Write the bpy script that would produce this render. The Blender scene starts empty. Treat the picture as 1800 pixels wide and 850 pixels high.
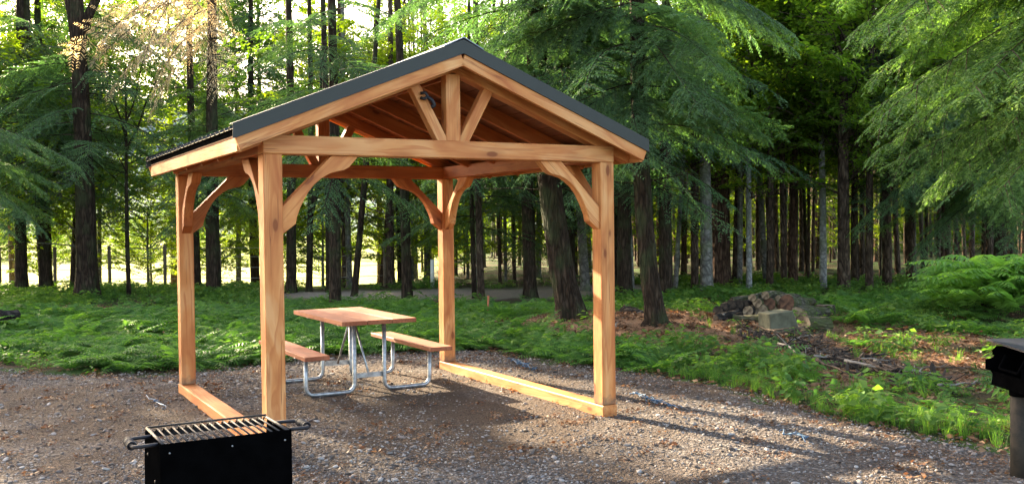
import bpy, bmesh, math, random
import numpy as np
from mathutils import Vector, Matrix, Euler
R = math.radians
scn = bpy.context.scene
rng = np.random.default_rng(7)
random.seed(7)

# ------------------------------------------------------------------ camera
F, PITCH, CAMH, ROLL = 1715.0, -0.0182, 1.6814, -0.0116      # focal length in px of an 1800 px wide frame
cam = bpy.data.cameras.new('camera'); camo = bpy.data.objects.new('camera', cam)
scn.collection.objects.link(camo); scn.camera = camo
cam.sensor_width = 36; cam.lens = F / 1800 * 36; cam.clip_start = .1; cam.clip_end = 3000
CM = Matrix.Rotation(math.pi/2 + PITCH, 4, 'X') @ Matrix.Rotation(ROLL, 4, 'Z')
camo.matrix_world = Matrix.Translation((0, 0, CAMH)) @ CM

# ------------------------------------------------------------------ light
SUN_AZ, SUN_EL = 42.0, 22.0        # degrees to the left of straight ahead, height
SUN_STRENGTH, SKY_STRENGTH, EXPOSURE = 5.0, 0.15, 2.85
w = bpy.data.worlds.new('World'); scn.world = w; w.use_nodes = True
nt = w.node_tree; nt.nodes.clear()
sky = nt.nodes.new('ShaderNodeTexSky'); sky.sky_type = 'NISHITA'; sky.sun_disc = False
sd = Vector((-math.sin(R(SUN_AZ))*math.cos(R(SUN_EL)), math.cos(R(SUN_AZ))*math.cos(R(SUN_EL)), math.sin(R(SUN_EL))))
sky.sun_elevation = R(SUN_EL); sky.sun_rotation = math.atan2(sd.x, sd.y)
sky.air_density = 0.75; sky.dust_density = 3.0; sky.ozone_density = 0.3
bg = nt.nodes.new('ShaderNodeBackground'); bg.inputs[1].default_value = SKY_STRENGTH
wo = nt.nodes.new('ShaderNodeOutputWorld')
nt.links.new(sky.outputs[0], bg.inputs[0]); nt.links.new(bg.outputs[0], wo.inputs[0])
sl = bpy.data.lights.new('sun', 'SUN'); sl.energy = SUN_STRENGTH; sl.angle = R(.53); sl.color = (1, .88, .70)
so = bpy.data.objects.new('sun', sl); scn.collection.objects.link(so)
so.rotation_euler = sd.to_track_quat('Z', 'Y').to_euler()
scn.view_settings.view_transform = 'Standard'; scn.view_settings.look = 'None'
scn.view_settings.exposure = EXPOSURE; scn.view_settings.gamma = 1
scn.view_settings.use_white_balance = True; scn.view_settings.white_balance_temperature = 7600   # camera balanced for the shade
scn.render.engine = 'CYCLES'
scn.cycles.max_bounces = 8; scn.cycles.diffuse_bounces = 4; scn.cycles.transmission_bounces = 5
scn.cycles.use_denoising = True

# ------------------------------------------------------------------ helpers
COL = scn.collection
def ray(px, py):
    x = (px - 900)/F; y = (425 - py)/F
    return CM.to_3x3() @ Vector((x, y, -1))
def at(px, py, Y):
    """world point on the ray of that pixel at world depth Y"""
    r = ray(px, py); k = Y/r.y
    return Vector((r.x*k, Y, CAMH + r.z*k))
def G(px, py, z=0.0):
    r = ray(px, py); k = (z - CAMH)/r.z
    return Vector((r.x*k, r.y*k, z))

def _hash(ix, iy, s):
    n = (ix*374761393 + iy*668265263 + s*1442695041) & 0xffffffff
    n = ((n ^ (n >> 13))*1274126177) & 0xffffffff
    return ((n ^ (n >> 16)) & 0xffff)/65535.0
def vnoise(x, y, s=0):
    x = np.asarray(x, float); y = np.asarray(y, float)
    ix = np.floor(x).astype(np.int64); iy = np.floor(y).astype(np.int64)
    fx = x - ix; fy = y - iy; fx = fx*fx*(3-2*fx); fy = fy*fy*(3-2*fy)
    a = _hash(ix, iy, s); b = _hash(ix+1, iy, s); c = _hash(ix, iy+1, s); d = _hash(ix+1, iy+1, s)
    return (a*(1-fx)+b*fx)*(1-fy)+(c*(1-fx)+d*fx)*fy
def fbm(x, y, s=0, o=4):
    v = 0; a = .5; t = 0
    for k in range(o):
        v = v + a*vnoise(x*2**k, y*2**k, s+k*17); t += a; a *= .5
    return v/t

def tagp(o, label=None, cat=None, group=None, kind=None):
    if label: o['label'] = label
    if cat: o['category'] = cat
    if group: o['group'] = group
    if kind: o['kind'] = kind
    return o
def link(o, parent=None):
    COL.objects.link(o)
    if parent is not None: o.parent = parent
    return o
def empty(name, loc, rz=0, label=None, cat=None, group=None):
    o = bpy.data.objects.new(name, None); o.empty_display_size = .1
    o.location = loc; o.rotation_euler = (0, 0, rz); link(o)
    return tagp(o, label, cat, group)
def mesh_np(name, V, Fq, mats, smooth=False, midx=None):
    """V (n,3), Fq (m,k) faces of one size, or list of such arrays"""
    me = bpy.data.meshes.new(name)
    if not isinstance(Fq, list): Fq = [Fq]
    V = np.asarray(V, np.float32)
    loops = np.concatenate([f.ravel() for f in Fq]).astype(np.int32)
    sizes = np.concatenate([np.full(len(f), f.shape[1], np.int32) for f in Fq])
    starts = np.concatenate([[0], np.cumsum(sizes)[:-1]]).astype(np.int32)
    me.vertices.add(len(V)); me.vertices.foreach_set('co', V.ravel())
    me.loops.add(len(loops)); me.loops.foreach_set('vertex_index', loops)
    me.polygons.add(len(sizes)); me.polygons.foreach_set('loop_start', starts)
    me.polygons.foreach_set('loop_total', sizes)
    if midx is not None: me.polygons.foreach_set('material_index', np.asarray(midx, np.int32))
    me.polygons.foreach_set('use_smooth', np.full(len(sizes), smooth, bool))
    me.update(calc_edges=True)
    for m in (mats if isinstance(mats, (list, tuple)) else [mats]): me.materials.append(m)
    return me
def obj(name, me, parent=None, loc=None, **kw):
    o = bpy.data.objects.new(name, me); link(o, parent)
    if loc is not None: o.location = loc
    tagp(o, **kw); return o
def bm_obj(name, bm, mat, parent=None, smooth=False, **kw):
    me = bpy.data.meshes.new(name); bm.normal_update(); bm.to_mesh(me); bm.free()
    for m in (mat if isinstance(mat, (list, tuple)) else [mat]): me.materials.append(m)
    if smooth: me.polygons.foreach_set('use_smooth', np.ones(len(me.polygons), bool))
    return obj(name, me, parent, **kw)
def add_box(bm, c, s, bev=0):
    r = bmesh.ops.create_cube(bm, size=1, matrix=Matrix.Translation(c) @ Matrix.Diagonal((*s, 1)))
    if bev:
        es = list({e for v in r['verts'] for e in v.link_edges})
        bmesh.ops.bevel(bm, geom=es, offset=bev, segments=1, affect='EDGES')
def frame_of(a, b, roll=0):
    a = Vector(a); b = Vector(b); x = (b-a).normalized()
    up = Vector((0, 0, 1)) if abs(x.z) < .95 else Vector((0, 1, 0))
    y = up.cross(x).normalized(); z = x.cross(y)
    m = Matrix((x, y, z)).transposed().to_4x4()
    return Matrix.Translation(a) @ m @ Matrix.Rotation(roll, 4, 'X'), (b-a).length
def timber(name, a, b, wd, ht, mat, parent, bev=.005, roll=0, cuts=None, **kw):
    """a squared timber from a to b; its own X runs along the grain"""
    m, L = frame_of(a, b, roll); bm = bmesh.new()
    add_box(bm, (L/2, 0, 0), (L, wd, ht), bev)
    if cuts: cuts(bm, L)
    o = bm_obj(name, bm, mat, parent, **kw); o.matrix_local = m; return o
def tube_arrays(pts, rad, n=8, closed=False, cap=True):
    pts = np.array([tuple(p) for p in pts], float); k = len(pts)
    rad = np.broadcast_to(np.asarray(rad, float), (k,))
    tan = np.gradient(pts, axis=0); tan /= np.linalg.norm(tan, axis=1)[:, None]+1e-12
    ref = np.array([0, 0, 1.]) if abs(tan[0][2]) < .9 else np.array([1., 0, 0])
    V = []; u = np.cross(tan[0], ref); u /= np.linalg.norm(u)
    ang = np.linspace(0, 2*np.pi, n, endpoint=False)
    for i in range(k):
        u = u - tan[i]*np.dot(u, tan[i]); u /= np.linalg.norm(u)+1e-12
        v = np.cross(tan[i], u)
        V.append(pts[i] + rad[i]*(np.cos(ang)[:, None]*u + np.sin(ang)[:, None]*v))
    V = np.concatenate(V)
    i = np.arange(k-1)[:, None]*n; j = np.arange(n)[None]; j2 = (j+1) % n
    Q = np.stack([i+j, i+j2, i+n+j2, i+n+j], -1).reshape(-1, 4)
    if cap:
        V = np.concatenate([V, pts[:1], pts[-1:]])
        c0, c1 = k*n, k*n+1
        T = np.concatenate([np.stack([np.full(n, c0), (np.arange(n)+1) % n, np.arange(n)], 1),
                            np.stack([np.full(n, c1), (k-1)*n+np.arange(n), (k-1)*n+(np.arange(n)+1) % n], 1)])
        return V, Q, T
    return V, Q, np.zeros((0, 3), int)
def tube(name, pts, rad, mat, parent=None, n=8, smooth=True, **kw):
    V, Q, T = tube_arrays(pts, rad, n)
    return obj(name, mesh_np(name, V, [Q, T], mat, smooth), parent, **kw)
def round_path(pts, r=.06, seg=5):
    pts = [Vector(p) for p in pts]; out = [pts[0]]
    for i in range(1, len(pts)-1):
        a, b, c = pts[i-1], pts[i], pts[i+1]
        d0 = (a-b).normalized(); d1 = (c-b).normalized()
        p0 = b+d0*r; p1 = b+d1*r
        for k in range(seg+1):
            t = k/seg; out.append(p0*(1-t)**2 + b*2*t*(1-t) + p1*t*t)
    out.append(pts[-1]); return out

# ------------------------------------------------------------------ materials
def new_mat(name):
    m = bpy.data.materials.new(name); m.use_nodes = True
    n = m.node_tree.nodes; n.clear()
    out = n.new('ShaderNodeOutputMaterial'); b = n.new('ShaderNodeBsdfPrincipled')
    m.node_tree.links.new(b.outputs[0], out.inputs[0])
    return m, m.node_tree, b, out
def nd(t, typ, **kw):
    n = t.nodes.new(typ)
    for k, v in kw.items():
        if k.startswith('i_'):
            key = k[2:]; key = int(key) if key.isdigit() else key.replace('_', ' ')
            n.inputs[key].default_value = v
        else: setattr(n, k, v)
    return n
def ramp(t, fac, stops, interp='LINEAR'):
    r = t.nodes.new('ShaderNodeValToRGB'); e = r.color_ramp.elements; r.color_ramp.interpolation = interp
    while len(e) < len(stops): e.new(.5)
    for k, (p, c) in enumerate(stops):
        e[k].position = p; e[k].color = (*c, 1) if len(c) == 3 else c
    t.links.new(fac, r.inputs[0]); return r.outputs[0]
def mix(t, fac, a, b, mode='MIX'):
    m = t.nodes.new('ShaderNodeMix'); m.data_type = 'RGBA'; m.blend_type = mode
    for s, v in ((m.inputs[0], fac), (m.inputs[6], a), (m.inputs[7], b)):
        if hasattr(v, 'is_linked') or hasattr(v, 'links'): t.links.new(v, s)
        else: s.default_value = v if not isinstance(v, tuple) or len(v) == 4 else (*v, 1)
    return m.outputs[2]
def mth(t, op, a, b=0.0, clamp=False):
    m = t.nodes.new('ShaderNodeMath'); m.operation = op; m.use_clamp = clamp
    for s, v in ((m.inputs[0], a), (m.inputs[1], b)):
        if hasattr(v, 'links'): t.links.new(v, s)
        else: s.default_value = v
    return m.outputs[0]
def coords(t, scale, which='Object', offset=None):
    tc = t.nodes.new('ShaderNodeTexCoord'); mp = t.nodes.new('ShaderNodeMapping')
    mp.inputs['Scale'].default_value = scale
    t.links.new(tc.outputs[which], mp.inputs[0])
    if offset is not None: t.links.new(offset, mp.inputs['Location'])
    return mp.outputs[0]
def bump(t, h, strength, dist, bsdf):
    b = nd(t, 'ShaderNodeBump'); b.inputs['Strength'].default_value = strength; b.inputs['Distance'].default_value = dist
    t.links.new(h, b.inputs['Height']); t.links.new(b.outputs[0], bsdf.inputs['Normal'])

def wood_mat(name, pale, mid, dark, knots=True, rough=.62, foot=False):
    m, t, b, _ = new_mat(name); L = t.links
    oi = t.nodes.new('ShaderNodeObjectInfo')
    off = t.nodes.new('ShaderNodeCombineXYZ')
    for k, mul in enumerate((37., 11., 23.)): L.new(mth(t, 'MULTIPLY', oi.outputs['Random'], mul), off.inputs[k])
    c1 = coords(t, (.55, 7, 7), offset=off.outputs[0])
    n1 = nd(t, 'ShaderNodeTexNoise', i_Scale=1.0, i_Detail=3., i_Distortion=.6); L.new(c1, n1.inputs[0])
    g = mth(t, 'FRACT', mth(t, 'MULTIPLY', n1.outputs[0], 9.0))       # growth rings
    ring = ramp(t, g, [(0, (1, 1, 1)), (.55, (.75, .75, .75)), (.88, (.12, .12, .12)), (1, (.9, .9, .9))])
    c2 = coords(t, (2.5, 130, 130), offset=off.outputs[0])
    n2 = nd(t, 'ShaderNodeTexNoise', i_Scale=1.0, i_Detail=4.); L.new(c2, n2.inputs[0])
    c3 = coords(t, (.7, 2.4, 2.4), offset=off.outputs[0])
    n3 = nd(t, 'ShaderNodeTexNoise', i_Scale=1.9, i_Detail=3., i_Distortion=1.2); L.new(c3, n3.inputs[0])
    col = ramp(t, n3.outputs[0], [(.36, pale), (.5, mid), (.68, dark)])
    col = mix(t, mth(t, 'MULTIPLY', mth(t, 'SUBTRACT', 1.0, ring), .8), col, dark)
    col = mix(t, mth(t, 'MULTIPLY', n2.outputs[0], .3), col, (dark[0]*.8, dark[1]*.75, dark[2]*.7))
    rv = mth(t, 'MULTIPLY', oi.outputs['Random'], .32)
    col = mix(t, rv, col, dark)
    c4 = coords(t, (.9, 38, 38), offset=off.outputs[0])
    n4 = nd(t, 'ShaderNodeTexNoise', i_Scale=1.0, i_Detail=2.); L.new(c4, n4.inputs[0])
    crk = ramp(t, n4.outputs[0], [(.655, (0, 0, 0)), (.675, (1, 1, 1)), (.70, (.2, .2, .2))])
    col = mix(t, mth(t, 'MULTIPLY', crk, .7), col, (dark[0]*.35, dark[1]*.3, dark[2]*.3))
    if knots:
        ck = coords(t, (2.3, 5.5, 5.5), offset=off.outputs[0])
        vo = nd(t, 'ShaderNodeTexVoronoi', i_Scale=1.0, i_Randomness=1.0); L.new(ck, vo.inputs[0])
        k = ramp(t, vo.outputs['Distance'], [(0, (1, 1, 1)), (.10, (1, 1, 1)), (.14, (.35, .35, .35)), (.34, (0, 0, 0))])
        col = mix(t, mth(t, 'MULTIPLY', k, .85), col, (dark[0]*.40, dark[1]*.30, dark[2]*.25))
    if foot:      # earth splashed on the lowest few centimetres
        tc = t.nodes.new('ShaderNodeTexCoord'); sx = t.nodes.new('ShaderNodeSeparateXYZ'); L.new(tc.outputs['Object'], sx.inputs[0])
        nf = nd(t, 'ShaderNodeTexNoise', i_Scale=22., i_Detail=5.); L.new(tc.outputs['Object'], nf.inputs[0])
        q = mth(t, 'ADD', mth(t, 'MULTIPLY', sx.outputs[0], -5.5), mth(t, 'MULTIPLY', nf.outputs[0], 1.6))
        col = mix(t, ramp(t, q, [(.25, (0, 0, 0)), (.8, (.75, .75, .75))]), col, (.13, .085, .055))
    L.new(col, b.inputs['Base Color']); b.inputs['Roughness'].default_value = rough
    b.inputs['Specular IOR Level'].default_value = .3
    hh = mth(t, 'ADD', mth(t, 'MULTIPLY', n2.outputs[0], .6), mth(t, 'MULTIPLY', ring, .3))
    bump(t, hh, .35, .003, b)
    return m
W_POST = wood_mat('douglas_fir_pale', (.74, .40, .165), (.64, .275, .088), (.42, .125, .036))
W_FOOT = wood_mat('douglas_fir_post', (.74, .40, .165), (.64, .275, .088), (.42, .125, .036), foot=True)
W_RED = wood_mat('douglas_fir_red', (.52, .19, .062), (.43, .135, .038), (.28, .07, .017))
W_DECK = wood_mat('dark_roof_boards', (.24, .085, .03), (.17, .055, .018), (.10, .03, .01), knots=False)
W_TABLE = wood_mat('stained_table_wood', (.40, .145, .07), (.33, .105, .048), (.20, .058, .026), knots=False)

def leaf_mat(name, c0, c1, c2, trans=.45, tint=(1., 1.15, .45), rough=.5, nscale=.7):
    m, t, b, out = new_mat(name); L = t.links
    geo = t.nodes.new('ShaderNodeNewGeometry')
    tc = t.nodes.new('ShaderNodeTexCoord')
    n = nd(t, 'ShaderNodeTexNoise', i_Scale=nscale, i_Detail=3.); L.new(geo.outputs['Position'], n.inputs[0])
    oi = t.nodes.new('ShaderNodeObjectInfo')
    f = mth(t, 'ADD', mth(t, 'ADD', mth(t, 'MULTIPLY', geo.outputs['Random Per Island'], .45), mth(t, 'MULTIPLY', mth(t, 'SUBTRACT', oi.outputs['Random'], .5), .3)), mth(t, 'MULTIPLY', mth(t, 'SUBTRACT', n.outputs[0], .22), .85))
    col = ramp(t, f, [(.12, c0), (.5, c1), (.9, c2)])
    L.new(col, b.inputs['Base Color']); b.inputs['Roughness'].default_value = rough
    b.inputs['Specular IOR Level'].default_value = .12
    tr = t.nodes.new('ShaderNodeBsdfTranslucent')
    tcx = mix(t, 1.0, col, (*[v*1.6 for v in tint], 1), 'MULTIPLY'); L.new(tcx, tr.inputs[0])
    ms = t.nodes.new('ShaderNodeMixShader'); ms.inputs[0].default_value = trans
    L.new(b.outputs[0], ms.inputs[1]); L.new(tr.outputs[0], ms.inputs[2]); L.new(ms.outputs[0], out.inputs[0])
    return m
M_HEM = leaf_mat('hemlock_needles', (.058, .108, .056), (.092, .166, .078), (.155, .238, .092), .38, (.9, 1.2, .5))
M_HEM2 = leaf_mat('light_hemlock_needles', (.070, .135, .050), (.12, .21, .066), (.21, .30, .08), .4, (.95, 1.15, .5))
M_DEC = leaf_mat('broad_leaves', (.060, .130, .026), (.110, .200, .036), (.18, .26, .042), .55, (1.1, 1.15, .35))
M_DECY = leaf_mat('yellow_green_leaves', (.08, .145, .022), (.14, .21, .030), (.22, .28, .042), .58, (1.15, 1.18, .33))
M_DRY = leaf_mat('dry_needles', (.48, .36, .22), (.62, .50, .33), (.72, .62, .42), .45, (1.0, .9, .65))
M_FERN = leaf_mat('fern_fronds', (.050, .120, .036), (.085, .185, .052), (.16, .28, .062), .45, (.95, 1.15, .4), nscale=.9)
M_FERNB = leaf_mat('skylit_fern_fronds', (.09, .19, .055), (.145, .28, .08), (.22, .37, .095), .5, (.95, 1.15, .4), nscale=.9)  # lighter fern copy: skylight on the shadowed clump is put into its colour
M_HERB = leaf_mat('herb_leaves', (.05, .125, .035), (.095, .19, .045), (.17, .26, .055), .45, (1., 1.15, .4), nscale=1.3)
M_LITTER = leaf_mat('dead_leaves', (.07, .035, .02), (.16, .085, .05), (.30, .20, .12), .15, (1., .7, .4))

def bark_mat(name, c0, c1, c2, vs=(9, 9, 1.6), st=.9, moss=None):
    m, t, b, _ = new_mat(name); L = t.links
    c = coords(t, vs)
    wn = nd(t, 'ShaderNodeTexNoise', i_Scale=1.2, i_Detail=4.); L.new(c, wn.inputs[0])
    va = t.nodes.new('ShaderNodeVectorMath'); va.operation = 'ADD'
    L.new(c, va.inputs[0]); L.new(wn.outputs['Color'], va.inputs[1])
    vo = nd(t, 'ShaderNodeTexVoronoi', feature='DISTANCE_TO_EDGE', i_Scale=1.8); L.new(va.outputs[0], vo.inputs[0])
    n = nd(t, 'ShaderNodeTexNoise', i_Scale=3.2, i_Detail=5.); L.new(coords(t, (3, 3, 1.5)), n.inputs[0])
    e = ramp(t, vo.outputs['Distance'], [(0, (0, 0, 0)), (.22, (1, 1, 1))])
    col = ramp(t, n.outputs[0], [(.3, c0), (.5, c1), (.72, c2)])
    col = mix(t, mth(t, 'MULTIPLY', mth(t, 'SUBTRACT', 1.0, e), .7), col, (c0[0]*.4, c0[1]*.4, c0[2]*.4))
    if moss:
        n5 = nd(t, 'ShaderNodeTexNoise', i_Scale=2.1, i_Detail=4.); L.new(coords(t, (1.5, 1.5, 1)), n5.inputs[0])
        col = mix(t, ramp(t, n5.outputs[0], [(.48, (0, 0, 0)), (.64, (.8, .8, .8))]), col, moss)
    L.new(col, b.inputs['Base Color']); b.inputs['Roughness'].default_value = .92
    b.inputs['Specular IOR Level'].default_value = .15
    h = mth(t, 'ADD', e, mth(t, 'MULTIPLY', n.outputs[0], .6)); bump(t, h, st, .03, b)
    return m
M_BARK = bark_mat('dark_hemlock_bark', (.026, .016, .011), (.046, .030, .020), (.085, .058, .040), moss=(.045, .055, .025))
M_BARKR = bark_mat('reddish_bark', (.055, .030, .020), (.11, .062, .042), (.19, .12, .085))
M_BARKG = bark_mat('pale_grey_bark', (.10, .095, .085), (.17, .16, .145), (.27, .26, .235), vs=(4, 4, 4), st=.3, moss=(.12, .14, .075))
M_BARKW = bark_mat('whitish_smooth_bark', (.20, .20, .19), (.33, .33, .32), (.46, .46, .44), vs=(4, 4, 4), st=.3, moss=(.18, .20, .13))
M_BARKB = bark_mat('brown_pole_bark', (.045, .030, .021), (.09, .060, .042), (.17, .125, .09), vs=(7, 7, 2))
M_LOG = bark_mat('log_bark', (.05, .042, .030), (.105, .092, .066), (.19, .17, .13), vs=(1.8, 9, 9), moss=(.07, .085, .03))
M_CHAR = bark_mat('charred_bark', (.014, .012, .011), (.032, .027, .024), (.09, .075, .065), vs=(3, 9, 9))
def flat_mat(name, col):
    m = bpy.data.materials.new(name); m.use_nodes = True; t = m.node_tree; t.nodes.clear()
    o = t.nodes.new('ShaderNodeOutputMaterial'); d = nd(t, 'ShaderNodeBsdfDiffuse', i_Roughness=.5)
    n = nd(t, 'ShaderNodeTexNoise', i_Scale=14., i_Detail=5.); t.links.new(coords(t, (1, 1, 1)), n.inputs[0])
    t.links.new(ramp(t, n.outputs[0], [(.35, tuple(v*.6 for v in col)), (.7, col)]), d.inputs[0]); t.links.new(d.outputs[0], o.inputs[0]); return m
def simple_mat(name, col, rough=.5, metal=0., noise=0., ns=20., bumpd=0., spec=.5, col2=None):
    m, t, b, _ = new_mat(name)
    b.inputs['Roughness'].default_value = rough; b.inputs['Metallic'].default_value = metal
    b.inputs['Specular IOR Level'].default_value = spec
    n = nd(t, 'ShaderNodeTexNoise', i_Scale=ns, i_Detail=5.); t.links.new(coords(t, (1, 1, 1)), n.inputs[0])
    c2 = col2 or tuple(v*(1-noise) for v in col)
    t.links.new(ramp(t, n.outputs[0], [(.35, c2), (.65, col)]), b.inputs['Base Color'])
    if bumpd: bump(t, n.outputs[0], .5, bumpd, b)
    return m
M_GALV = simple_mat('galvanised_steel', (.42, .45, .47), .46, .8, .45, 30)
M_ROOFTRIM = simple_mat('dark_green_grey_trim', (.018, .022, .018), .6, .0, .12, 6)
M_ROOF = simple_mat('dark_metal_roofing', (.035, .039, .036), .35, .3, .15, 8)
M_EDGE = simple_mat('black_eave_flashing', (.012, .012, .012), .5)
M_BLACK = flat_mat('sooty_black_grill_paint', (.0024, .0024, .0026))
M_GRATE = simple_mat('worn_grate_steel', (.032, .027, .024), .6, .3, .5, 90)
M_HANDLE = simple_mat('black_coil_handle', (.005, .005, .009), .6, .0, .3, 50)
M_PIPE = simple_mat('rusty_grey_pipe', (.016, .014, .011), .75, .2, .6, 22, .002, .3, (.035, .028, .02))
M_CUT = simple_mat('weathered_cut_wood', (.23, .17, .11), .85, 0, .8, 16, .006, .2)
M_CUTR = simple_mat('fresh_cut_red_wood', (.12, .048, .026), .85, 0, .8, 18, .004, .2)
def cut_mat(name, c0, c1):
    m, t, b, _ = new_mat(name); L = t.links
    tc = t.nodes.new('ShaderNodeTexCoord'); sx = t.nodes.new('ShaderNodeSeparateXYZ'); L.new(tc.outputs['Object'], sx.inputs[0])
    rad = mth(t, 'SQRT', mth(t, 'ADD', mth(t, 'POWER', sx.outputs[1], 2.), mth(t, 'POWER', sx.outputs[2], 2.)))
    n = nd(t, 'ShaderNodeTexNoise', i_Scale=16., i_Detail=5.); L.new(tc.outputs['Object'], n.inputs[0])
    rg = mth(t, 'SINE', mth(t, 'ADD', mth(t, 'MULTIPLY', rad, 420.), mth(t, 'MULTIPLY', n.outputs[0], 7.)))
    c = mix(t, mth(t, 'ADD', mth(t, 'MULTIPLY', rg, .18), .3), c0, c1)
    c = mix(t, ramp(t, n.outputs[0], [(.38, (0, 0, 0)), (.62, (.85, .85, .85))]), c, (c1[0]*.45, c1[1]*.42, c1[2]*.4))
    L.new(c, b.inputs['Base Color']); b.inputs['Roughness'].default_value = .9; bump(t, n.outputs[0], .8, .02, b); return m
M_CUT = cut_mat('weathered_cut_wood', (.34, .26, .17), (.14, .095, .06))
M_CUTR = cut_mat('red_brown_cut_wood', (.18, .085, .05), (.07, .034, .022))
M_CUTD = simple_mat('dark_rotten_cut_wood', (.07, .05, .036), .9, 0, .8, 20)
M_CUTG = simple_mat('grey_green_sawn_wood', (.13, .13, .09), .88, 0, .45, 9, .006, .2)
M_STICK = simple_mat('bare_stick_bark', (.14, .10, .075), .85, 0, .65, 9, .003, .2)
M_STICKW = simple_mat('bleached_stick', (.30, .265, .23), .8, 0, .35, 9, .003, .2)
M_TWINE = simple_mat('blue_plastic_twine', (.035, .13, .25), .5, 0, .3, 30)
M_FPOST = simple_mat('weathered_fence_post', (.22, .17, .12), .85, 0, .4, 12)
M_WHITE = simple_mat('white_painted_stake', (.75, .74, .70), .7, 0, .15, 12)
M_RUST = simple_mat('rusty_orange_stake', (.45, .14, .06), .8, 0, .3, 12)

# ------------------------------------------------------------------ the gravel pad outline
EDGE = [(-900, 612), (-500, 630), (-200, 643), (0, 651), (150, 661), (310, 655), (400, 647), (460, 640), (550, 628), (700, 620), (800, 615),
        (880, 620), (960, 634), (1035, 645), (1100, 652), (1200, 668), (1300, 684), (1400, 713), (1500, 743), (1620, 764),
        (1760, 786), (1900, 812), (2100, 860), (2400, 960)]
EW = np.array([tuple(G(*p))[:2] for p in EDGE])
EW = np.concatenate([[[-40, EW[0][1]]], EW, [[9, -6]]])
def pad_dist(x, y):
    """signed distance to the pad's far edge: positive on the pad"""
    x = np.asarray(x, float); y = np.asarray(y, float); best = np.full(x.shape, 1e9); 
    poly = np.concatenate([EW, [[-40, -6]]]); n = len(poly); inside = np.zeros(x.shape, bool)
    for i in range(n):
        ax, ay = poly[i]; bx, by = poly[(i+1) % n]
        dx, dy = bx-ax, by-ay
        t = np.clip(((x-ax)*dx+(y-ay)*dy)/(dx*dx+dy*dy), 0, 1)
        best = np.minimum(best, np.hypot(x-ax-t*dx, y-ay-t*dy))
        cond = (ay > y) != (by > y)
        with np.errstate(divide='ignore', invalid='ignore'):
            xi = ax + (y-ay)/(by-ay if by != ay else 1e-9)*dx
        inside ^= cond & (x < xi)
    return np.where(inside, best, -best)
def gh(x, y):
    x = np.asarray(x, float); y = np.asarray(y, float)
    d = pad_dist(x, y) if x.size < 3e5 else None
    off = np.clip(-d/1.5, 0, 1)
    far = np.clip((np.hypot(x, y)-20)/30, 0, 1)
    h = off*((fbm(x*.35, y*.35, 3)-.5)*.22+.03 + (fbm(x*1.7, y*1.7, 9)-.5)*.10)
    h = h + (1-off)*((fbm(x*.9, y*.9, 5)-.5)*.035+(fbm(x*5, y*5, 6)-.5)*.018)
    # soft mound of needles under the two big hemlocks
    for (mx, my, mr, mh) in ((1.0, 16.0, 1.5, .16), (2.3, 14.8, 1.3, .10), (4.3, 15.2, 2.0, .10), (7.6, 15.4, .7, .36), (8.3, 15.2, .6, .30)):
        h = h + mh*np.exp(-((x-mx)**2+(y-my)**2)/mr**2)
    # land drops towards the field on the left, and levels off
    h = h - .9*np.clip((y-26)/14, 0, 1)*np.clip((-x-1)/5, 0, 1)
    return h
def ghs(x, y): return float(gh(np.array([x]), np.array([y]))[0])
def Gd(px, py):
    p = G(px, py); p.z = ghs(p.x, p.y); return p

# ------------------------------------------------------------------ ground
def axis(lo, hi, c, fine, n):
    u = np.linspace(-1, 1, n); a = np.where(u < 0, -u, u)
    s = fine*a*n/2 + (a**5)*1.0*(np.where(u < 0, c-lo, hi-c)-fine*n/2)
    return c + np.sign(u)*s
gx = axis(-1500, 1500, .5, .085, 331); gy = axis(-300, 1500, 14, .085, 311)
X, Y = np.meshgrid(gx, gy); Z = gh(X.ravel(), Y.ravel()).reshape(X.shape)
dpad = pad_dist(X.ravel(), Y.ravel()).reshape(X.shape)
Z = Z - np.clip((dpad-.25)/.5, 0, 1)*.06                       # sunk below the pad sheet
def grid_faces(ny, nx):
    i = np.arange(ny-1)[:, None]*nx + np.arange(nx-1)[None]
    return np.stack([i, i+1, i+nx+1, i+nx], -1).reshape(-1, 4)
def needle_zone(x, y):
    z = 0
    for (cx, cy, rx, ry) in ((1.0, 15.6, 1.7, 1.3), (2.5, 14.4, 2.9, 1.35), (3.4, 13.3, 1.5, .9), (3.75, 12.0, 1.2, .9), (4.0, 11.0, 1.0, .7), (4.3, 10.1, 1.0, .5), (5.6, 13.2, 1.6, .6), (5.6, 11.4, .8, .5), (4.6, 15.6, 1.5, .9), (-5.2, 14.2, 1.6, .5), (-9, 19, 4, 1.0)):
        z = np.maximum(z, np.exp(-(((x-cx)/rx)**2+((y-cy)/ry)**2)))
    return z
def road_zone(x, y):
    c = 23.6 + .05*x + .12*np.sin(x*.8)
    return np.clip(2.1-np.abs(y-c), 0, 1)*np.clip((5.5-np.abs(x+.8))/1.5, 0, 1)
gme = mesh_np('ground', np.stack([X, Y, Z], -1).reshape(-1, 3), grid_faces(*X.shape), [], True)
zone = np.zeros((X.size, 4), np.float32)
zone[:, 0] = needle_zone(X.ravel(), Y.ravel())
zone[:, 1] = road_zone(X.ravel(), Y.ravel())
zone[:, 2] = np.clip((Y.ravel()-27)/3, 0, 1)*np.clip((-X.ravel()-3)/3, 0, 1)       # the mown field beyond the fence
zone[:, 3] = 1
ca = gme.color_attributes.new('zone', 'FLOAT_COLOR', 'POINT'); ca.data.foreach_set('color', zone.ravel())
m, t, b, _ = new_mat('forest_floor'); L = t.links
gp_ = t.nodes.new('ShaderNodeNewGeometry'); at_ = nd(t, 'ShaderNodeVertexColor', layer_name='zone')
sp = t.nodes.new('ShaderNodeSeparateColor'); L.new(at_.outputs[0], sp.inputs[0])
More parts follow.
